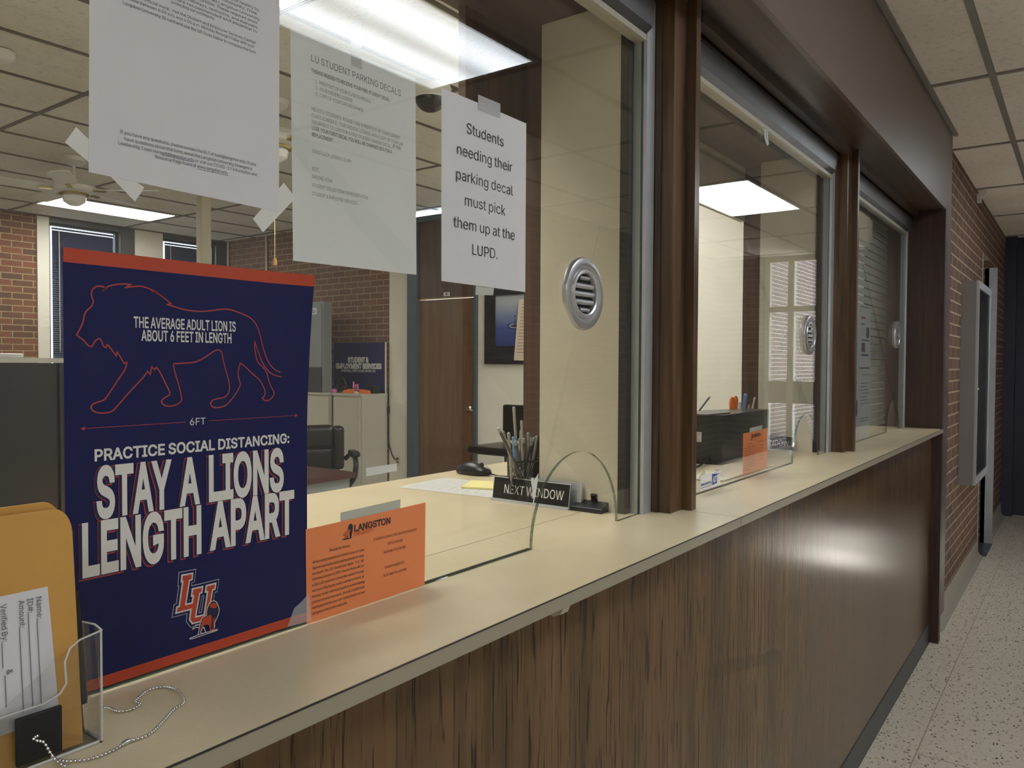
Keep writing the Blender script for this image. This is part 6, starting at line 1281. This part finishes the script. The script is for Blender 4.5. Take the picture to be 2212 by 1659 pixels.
# storage cabinets along the brick wall
def cabinet(y0, y1, label, nd):
    g = thing('storage_cabinet', label, 'cabinet', (5.80, (y0+y1)/2, 0), 'beige storage cabinets by the brick wall')
    b = new(); box(b, 5.62, 5.99, y0, y1, 0.05, 1.098); obj('body', b, 'cabbeige', g)
    b = new(); box(b, 5.605, 5.995, y0-0.002, y1+0.002, 1.0985, 1.118); obj('top', b, 'cabbeige', g, bevel=0.003)
    b = new(); box(b, 5.65, 5.98, y0+0.02, y1-0.02, 0.0, 0.0495); obj('plinth', b, 'cabgap', g)
    ym = (y0+y1)/2
    for a, c in (((y0+0.02, ym-0.003), (ym+0.003, y1-0.02)) if nd == 2 else ((y0+0.02, y1-0.02),)):
        b = new(); box(b, 5.601, 5.6195, a, c, 0.075, 1.080); d = obj('door', b, 'cabbeige', g, bevel=0.003)
        b = new(); yy = (ym+(0.04 if a > ym-0.01 else -0.04)) if nd == 2 else y1-0.06; box(b, 5.590, 5.6005, yy-0.006, yy+0.006, 0.60, 0.72); obj('handle', b, 'alumgrey', d)
    return g
cabinet(5.310, 5.752, 'beige steel cabinet under the navy office sign', 1)
cabinet(5.792, 6.62, 'beige steel two door cabinet under the grey steel locker', 2)
b = new(); box(b, 5.635, 5.98, 5.7560, 5.7880, 0.0, 1.09); tag(obj('gap_strip', b, 'cabgap'), 'dark strip for the shaded gap between the two beige cabinets', 'panel')  # dark strip stands in for shade in the gap between cabinets
gl_ = thing('steel_locker', 'grey steel locker standing on the beige cabinet against the brick wall', 'locker', (5.66, 6.2, 1.1185))
b = new(); box(b, 5.612, 5.72, 5.896, 6.60, 1.1185, 2.112); obj('body', b, 'greysteel', gl_, bevel=0.004)
b = new(); box(b, 5.600, 5.6115, 5.93, 6.58, 1.40, 2.08); d = obj('door', b, 'greysteel', gl_, bevel=0.003)
b = new(); box(b, 5.602, 5.6115, 5.93, 6.58, 1.125, 1.39); obj('lower_panel', b, 'toekick', gl_)
b = new(); box(b, 5.597, 5.5998, 6.00, 6.18, 1.975, 2.045); lp = obj('name_label', b, 'white', d)
b = new()
for k in range(2): box(b, 5.5962, 5.5968, 6.02+0.02*k, 6.15, 1.995+0.022*k, 2.005+0.022*k)
obj('label_print', b, 'inkgrey', lp)
b = new(); sheet(b, [(5.995, 6.80, 2.30), (5.995, 6.615, 2.30), (5.995, 6.615, 2.165), (5.995, 6.80, 2.165)], 0.004, (1,0,0)); tag(obj('yellow_note', b, 'yellownote'), 'yellow paper note stuck on the bricks above the grey locker', 'note')
os_ = thing('office_sign', 'navy blue office sign leaning on the brick wall on top of the cabinet', 'sign', (5.96, 5.72, 1.1185))
def sg(y, z, off=0.0): return (5.955-off, y, z)
yA, yB, zA, zB = 5.312, 6.135, 1.1185, 1.672
b = new(); sheet(b, [sg(yB, zB), sg(yA, zB), sg(yA, zA), sg(yB, zA)], 0.018, (1,0,0)); obj('board', b, 'signnavy', os_)
b = new(); box(b, 5.952, 5.974, yA-0.008, yA-0.0005, zA, zB); obj('board_edge', b, 'conduit', os_)
b = new()
S = [(5.954,5.902,1.4494),(5.954,5.562,1.4562),(5.954,6.096,1.3803),(5.954,5.363,1.3874),(5.954,6.0072,1.3444),(5.954,5.4559,1.3465)]
for s, k, cap, bo in (('STUDENT &', 0, 0.052, 0.05), ('EMPLOYMENT SERVICES', 2, 0.052, 0.05), ('(PAGE HALL, FIRST FLOOR, ROOM 122)', 4, 0.024, 0.02)):
    text(b, s, S[k], S[k+1], cap, bold=bo, shift=(-0.0006, 0, 0))
obj('lettering', b, 'inkwhite', os_, recalc=False)
# bits in front of the sign
hs = thing('headset', 'black headset resting on a dark base in front of the navy sign', 'headset', (5.78, 5.80, 1.1185))
b = new(); tube(b, [(5.78, 5.80+0.062*math.cos(PI*k/14), 1.17+0.115*math.sin(PI*k/14)) for k in range(15)], 0.011, 8); obj('headband', b, 'charcoal', hs, smooth=True)
for yy in (5.738, 5.862):
    b = new(); lathe(b, [(0, -0.02), (0.034, -0.02), (0.036, 0), (0.034, 0.02), (0, 0.02)], (5.78, yy, 1.166), 'y', 16); obj('ear_cup', b, 'black', hs, smooth=True)
b = new(); cushion(b, 5.74, 5.86, 5.68, 5.89, 1.1185, 1.129, 0.004); obj('base', b, 'black', hs)
b = new(); cushion(b, 5.69, 5.73, 5.82, 5.885, 1.1185, 1.16, 0.010); tag(obj('pink_gadget', b, 'pink', smooth=True), 'small pink gadget beside the headset on the cabinet', 'gadget')
b = new(); prism(b, [(5.325, 1.1185), (5.735, 1.1185), (5.70, 1.152), (5.61, 1.165), (5.53, 1.168), (5.45, 1.165), (5.335, 1.152)], 'x', 5.72, 5.76); tag(obj('orange_plaque', b, 'orangeplastic', bevel=0.003), 'orange curved plaque lying along the cabinet top in front of the navy sign', 'plaque')
lu = thing('letter_ornament', 'small pink and white letter ornament standing above the orange plaque', 'ornament', (5.71, 5.50, 1.1185))
b = new()
for q in ((5.525, 5.542, 1.165, 1.245), (5.492, 5.542, 1.165, 1.182), (5.462, 5.476, 1.140, 1.220), (5.492, 5.506, 1.140, 1.220), (5.462, 5.506, 1.140, 1.154)): box(b, 5.703, 5.713, *q)
obj('letters', b, 'pink', lu)
b = new(); box(b, 5.700, 5.716, 5.455, 5.515, 1.1185, 1.1395); obj('foot', b, 'white', lu)
b = new(); cushion(b, 5.80, 5.90, 5.325, 5.45, 1.1185, 1.20, 0.012); tag(obj('dark_box', b, 'blackmatte', smooth=True), 'small black box at the right end of the cabinet top', 'box')
# service cable and outlet
b = new(); tube(b, smooth_path([(5.985, 5.288, 1.14), (5.984, 5.286, 0.95), (5.98, 5.280, 0.62), (5.975, 5.235, 0.48), (5.975, 5.19, 0.42), (5.98, 5.155, 0.412)], False, 6), 0.007, 8); tube(b, [(5.983, 5.286, 0.98), (5.983, 5.286, 0.90)], 0.014, 8)
tag(obj('hanging_cable', b, 'black', smooth=True), 'black power cord hanging down beside the beige cabinet to the outlet', 'cord')
ou = thing('wall_outlet', 'beige wall outlet low on the plaster beside the office door', 'outlet', (5.995, 5.15, 0.35))
b = new(); box(b, 5.988, 5.9995, 5.115, 5.187, 0.345, 0.455); obj('cover_plate', b, 'papercream', ou, bevel=0.003)
for z in (0.375, 0.412):
    b = new(); box(b, 5.986, 5.9879, 5.137, 5.165, z, z+0.022); obj('socket', b, 'cabgap', ou)
# framed picture, chart
pf = thing('framed_picture', 'dark framed picture of a blue water ripple right of the office door', 'picture', (5.985, 3.55, 1.44))
b = new()
y0, y1, z0, z1 = 3.10, 3.960, 1.44, 2.19
for q in ((y0, y1, z0, 1.615), (y0, y1, 2.10, z1), (y0, 3.225, 1.615, 2.10), (3.835, y1, 1.615, 2.10)): box(b, 5.970, 5.998, *q)
obj('frame', b, 'charcoal', pf, bevel=0.003)
def water():
    m, nt, b_ = new_mat('ripple_print'); g = node(nt, 'ShaderNodeNewGeometry'); sp = node(nt, 'ShaderNodeSeparateXYZ'); nt.links.new(g.outputs['Position'], sp.inputs[0])
    mr = node(nt, 'ShaderNodeMapRange'); mr.inputs[1].default_value = 1.615; mr.inputs[2].default_value = 2.10; nt.links.new(sp.outputs[2], mr.inputs[0])
    r = ramp(nt, [(0.0, (0.03, 0.05, 0.20)), (0.35, (0.05, 0.09, 0.28)), (0.6, (0.20, 0.25, 0.40)), (0.85, (0.40, 0.44, 0.48))]); nt.links.new(mr.outputs[0], r.inputs[0]); nt.links.new(r.outputs[0], b_.inputs['Base Color']); b_.inputs['Roughness'].default_value = 0.5
    return m
M['water'] = water()
b = new(); box(b, 5.985, 5.997, 3.225, 3.835, 1.615, 2.10); obj('print', b, 'water', pf)
b = new()
for k, (a, c) in enumerate(((0.032, 0.010), (0.060, 0.018), (0.095, 0.028))):
    ribbon(b, [(5.9838-0.0003*k, 3.60+a*math.cos(2*PI*i/32), 1.805+c*math.sin(2*PI*i/32)) for i in range(32)], 0.006-0.001*k, (-1,0,0), True, 0 if k != 1 else 1)
tube(b, [(5.983, 3.60, 1.80), (5.983, 3.60, 1.855), (5.983, 3.60, 1.862)], [0.007, 0.003, 0.001], 6); ball(b, (5.982, 3.60, 1.895), 0.007, 8)
obj('ripple', b, ['charcoal', 'inkwhite'], pf, recalc=False)
b = new(); q = [(5.962,3.5072,2.0434),(5.962,3.3853,2.038),(5.962,3.3815,1.4698),(5.962,3.5683,1.4783)]
cht = thing('wall_chart', 'tan printed list hanging over the framed picture', 'chart', (5.962, 3.5, 1.47))
sheet(b, [(5.962, 3.540, 2.048), (5.962, 3.16, 2.06), (5.962, 3.16, 1.46), (5.962, 3.596, 1.478)], 0.002, (1,0,0)); obj('paper_body', b, 'tanpaper', cht)
b = new()
for k in range(16): z = 1.55+0.030*k; box(b, 5.9608, 5.9616, 3.20, 3.560-0.004*k*0.9, z, z+0.005)
obj('print_lines', b, 'inkgrey', cht)

# ------------------------------------------------------------ high in the office
def troffer(name, x0, x1, y0, y1, z, lens, frame_m, label, group):
    g = thing(name, label, 'ceiling light', ((x0+x1)/2, (y0+y1)/2, z-0.012), group)
    b = new(); box(b, x0+0.018, x1-0.018, y0+0.018, y1-0.018, z-0.010, z-0.004); obj('diffuser', b, lens, g)
    b = new()
    for q in ((x0, x1, y0, y0+0.018), (x0, x1, y1-0.018, y1), (x0, x0+0.018, y0+0.018, y1-0.018), (x1-0.018, x1, y0+0.018, y1-0.018)): box(b, *q, z-0.012, z-0.001)
    obj('frame', b, frame_m, g)
    return g
OL = 'recessed office ceiling lights'
t0 = troffer('ceiling_light', 3.43, 4.61, 7.06, 7.62, OC, 'officelight', 'halltrim', 'bright recessed office light near the far brick wall, under the white fan', OL)
for x, y, lab in ((1.02, 1.56, 'unseen recessed light added above the clerk side of the nearest window'), (3.46, 0.95, 'unseen recessed light added above the clerk side of the middle window'), (4.68, 2.17, 'unseen recessed light added in front of the picture wall'), (-1.42, 4.61, 'unseen recessed light added at the left side of the office'), (-0.2, 0.37, 'unseen recessed light added above the monitor at the left')):  # unseen fixtures, added to brighten the office, counter and partition panel
    dup(t0, (x-3.43, y-7.06, 0), lab)
def fan(loc, label, rz, chain):
    g = thing('ceiling_fan', label, 'ceiling fan', (0, 0, 0), 'ceiling fans of the office')
    cpart('canopy', lambda b: lathe(b, [(0, 0), (0.085, 0), (0.08, -0.03), (0.05, -0.055), (0.016, -0.06), (0, -0.06)], (0, 0, 0), 'z', 24), 'white', g, smooth=True)
    cpart('down_rod', lambda b: tube(b, [(0, 0, -0.055), (0, 0, -0.17)], 0.013, 12), 'white', g, smooth=True)
    cpart('motor_housing', lambda b: lathe(b, [(0, -0.165), (0.05, -0.168), (0.13, -0.19), (0.155, -0.225), (0.15, -0.26), (0.10, -0.275), (0, -0.275)], (0, 0, 0), 'z', 32), 'white', g, smooth=True)
    cpart('trim_ring', lambda b: lathe(b, [(0.100, -0.2755), (0.105, -0.280), (0.098, -0.290), (0.090, -0.282)], (0, 0, 0), 'z', 32), 'brass', g, smooth=True)
    cpart('lamp_bowl', lambda b: lathe(b, [(0.07, -0.276), (0.085, -0.30), (0.075, -0.34), (0.04, -0.365), (0, -0.372)], (0, 0, 0), 'z', 24), 'whitegloss', g, smooth=True)
    for k in range(5):
        t = 2*PI*k/5
        def arm(b):
            box(b, 0.12, 0.24, -0.018, 0.018, -0.262, -0.252); b.transform(Matrix.Rotation(t, 4, 'Z'))
        ir = cpart('blade_arm', arm, 'brass', g)
        def bl_(b):
            prism(b, [(0.20, -0.05), (0.26, -0.066), (0.58, -0.072), (0.625, -0.045), (0.635, 0.0), (0.625, 0.045), (0.58, 0.072), (0.26, 0.066), (0.20, 0.05)], 'z', -0.250, -0.243)
            b.transform(Matrix.Rotation(t, 4, 'Z') @ Matrix.Translation((0, 0, -0.2465)) @ Matrix.Rotation(math.radians(11), 4, 'X') @ Matrix.Translation((0, 0, 0.2465)))
        cpart('blade', bl_, 'white', g)
    if chain:
        c = cpart('pull_chain', lambda b: tube(b, [(0.07, 0.0, -0.30), (0.075, 0.0, -0.60), (0.075, 0.0, -0.93)], 0.0016, 6), 'brass', g)
        cpart('pull_fob', lambda b: lathe(b, [(0, -0.98), (0.013, -0.975), (0.014, -0.955), (0.006, -0.928), (0, -0.928)], (0.075, 0, 0), 'z', 12), 'amber', c, smooth=True)
    g.location = loc; g.rotation_euler = (0, 0, rz)
    return g
fan((2.86, 5.53, OC-0.001), 'white five blade ceiling fan seen left of the large notice', 0.35, False)
fan((2.945, 3.177, OC-0.001), 'white and brass ceiling fan glimpsed between two notices, with pull chain and wooden fob', 0.9, True)
b = new(); lathe(b, [(0, 0), (0.07, 0), (0.07, -0.018), (0.062, -0.036), (0.04, -0.048), (0, -0.05)], (1.665, 3.68, OC-0.0062), 'z', 28); tag(obj('smoke_detector', b, 'white', smooth=True), 'round white smoke detector on the office ceiling at the left edge', 'detector')
dc = thing('dome_camera', 'black dome camera with white base on the office ceiling between two notices', 'camera', (3.30, 2.24, OC-0.0062))
b = new(); lathe(b, [(0, 0), (0.115, 0), (0.118, -0.02), (0.108, -0.05), (0.09, -0.062), (0, -0.062)], (3.30, 2.24, OC-0.0062), 'z', 36); obj('base', b, 'white', dc, smooth=True)
b = new(); lathe(b, [(0.092, -0.060), (0.096, -0.068), (0.090, -0.074), (0.086, -0.066)], (3.30, 2.24, OC-0.0062), 'z', 36); obj('trim_ring', b, 'white', dc, smooth=True)
b = new(); lathe(b, [(0.086, -0.066)] + [(0.086*math.cos(PI/2*k/8), -0.070-0.075*math.sin(PI/2*k/8)) for k in range(9)], (3.30, 2.24, OC-0.0062), 'z', 36); obj('dome', b, 'black', dc, smooth=True)
b = new(); cushion(b, 4.20, 4.30, 5.95, 6.05, 0.0, OC-0.007, 0.012); tag(obj('power_pole', b, 'papercream', smooth=True), 'square cream power pole from floor to ceiling in front of the far windows', 'pole')
for y, lab in ((8.2, 'thin pipe running down the bricks in the far corner of the office'), (7.40, 'thin pipe running down the brick wall left of the fan pull chain')):
    b = new(); tube(b, [(5.975, y, 0.0), (5.975, y, OC-0.013)], 0.013, 10)
    for z in (0.6, 1.5, 2.4): box(b, 5.984, 5.9995, y-0.03, y+0.03, z, z+0.02)
    tag(obj('conduit_pipe', b, 'conduit', smooth=True), lab, 'pipe')
for k, (x0, x1) in enumerate(WIN):
    g = thing('window_blind', 'dark navy blind in the %s far office window with light leaking around it' % ('left' if k == 0 else 'right'), 'blind', ((x0+x1)/2, YF+0.02, 0.9))
    for s in range(82):
        z = 0.92+0.0238*s; b = new(); prism(b, [(YF+0.012, z), (YF+0.014, z), (YF+0.030, z+0.0300), (YF+0.028, z+0.0300)], 'x', x0+0.045, x1-0.060); obj('slat', b, 'shade', g)
    b = new(); box(b, x0+0.045, x1-0.06, YF+0.005, YF+0.03, 2.885, 2.905); obj('head_rail', b, 'shade', g)
    b = new(); tube(b, [(x0+0.11, YF+0.0, 2.89), (x0+0.11, YF+0.0, 1.55)], 0.005, 6); obj('tilt_wand', b, 'conduit', g)

# ------------------------------------------------------------ hall lights and fittings
HL = 'recessed hall ceiling lights'
h0 = troffer('hall_light', 1.43, 2.64, -1.625, -1.045, HC, 'halllens', 'halltrim', 'recessed hall light mirrored in the nearest window above the notices', HL)
dup(h0, (3.68, 0, 0), 'recessed hall light mirrored in the middle window beside the post', HL)
for k, q in enumerate(((-3.66, 0), (-3.66, -2.44), (-1.22, -2.44), (-2.44, -3.66))):  # unseen fixtures; those in the lobby are added to brighten the hall
    dup(h0, (q[0], q[1], 0), 'unseen recessed light added behind the viewer', HL)
dcs = thing('display_case', 'shallow grey enclosed notice case with glass front on the hall brick wall', 'display case', (6.06, -0.16, 0.687))
X0, X1, Y0, Y1, Z0, Z1 = 5.66, 6.46, -0.212, -0.1305, 0.69, 1.98
b = new(); box(b, X0, X1, Y1-0.008, Y1, Z0, Z1); box(b, X0, X0+0.012, Y0, Y1-0.008, Z0, Z1); box(b, X1-0.012, X1, Y0, Y1-0.008, Z0, Z1); box(b, X0+0.012, X1-0.012, Y0, Y1-0.008, Z0, Z0+0.012); box(b, X0+0.012, X1-0.012, Y0, Y1-0.008, Z1-0.012, Z1); obj('case_body', b, 'casegrey', dcs)
b = new()
for q in ((X0, X0+0.045, Z0, Z1), (X1-0.045, X1, Z0, Z1), (X0+0.045, X1-0.045, Z0, Z0+0.045), (X0+0.045, X1-0.045, Z1-0.045, Z1)): box(b, q[0], q[1], Y0-0.014, Y0-0.0005, q[2], q[3])
fr = obj('door_frame', b, 'alum', dcs, bevel=0.002)
b = new(); box(b, X0+0.045, X1-0.045, Y0-0.010, Y0-0.006, Z0+0.045, Z1-0.045); obj('glass_pane', b, 'acrylic', dcs)
b = new(); lathe(b, [(0, -0.010), (0.007, -0.009), (0.008, 0)], (X0+0.022, Y0-0.0142, 1.30), 'y', 12); obj('lock', b, 'chrome', fr, smooth=True)
b = new(); box(b, X0+0.013, X1-0.013, Y1-0.014, Y1-0.0085, Z0+0.013, Z1-0.013); obj('back_board', b, 'cabbeige', dcs)
b = new(); tube(b, smooth_path([(6.42, -0.132, 2.64), (6.42, -0.165, 2.64), (6.42, -0.18, 2.655), (6.42, -0.18, 2.672)], False, 4), 0.012, 8); box(b, 6.39, 6.45, -0.155, -0.1305, 2.60, 2.66)
tag(obj('ceiling_hook', b, 'white', smooth=True), 'small white hook where the hall brick wall meets the ceiling', 'hook')
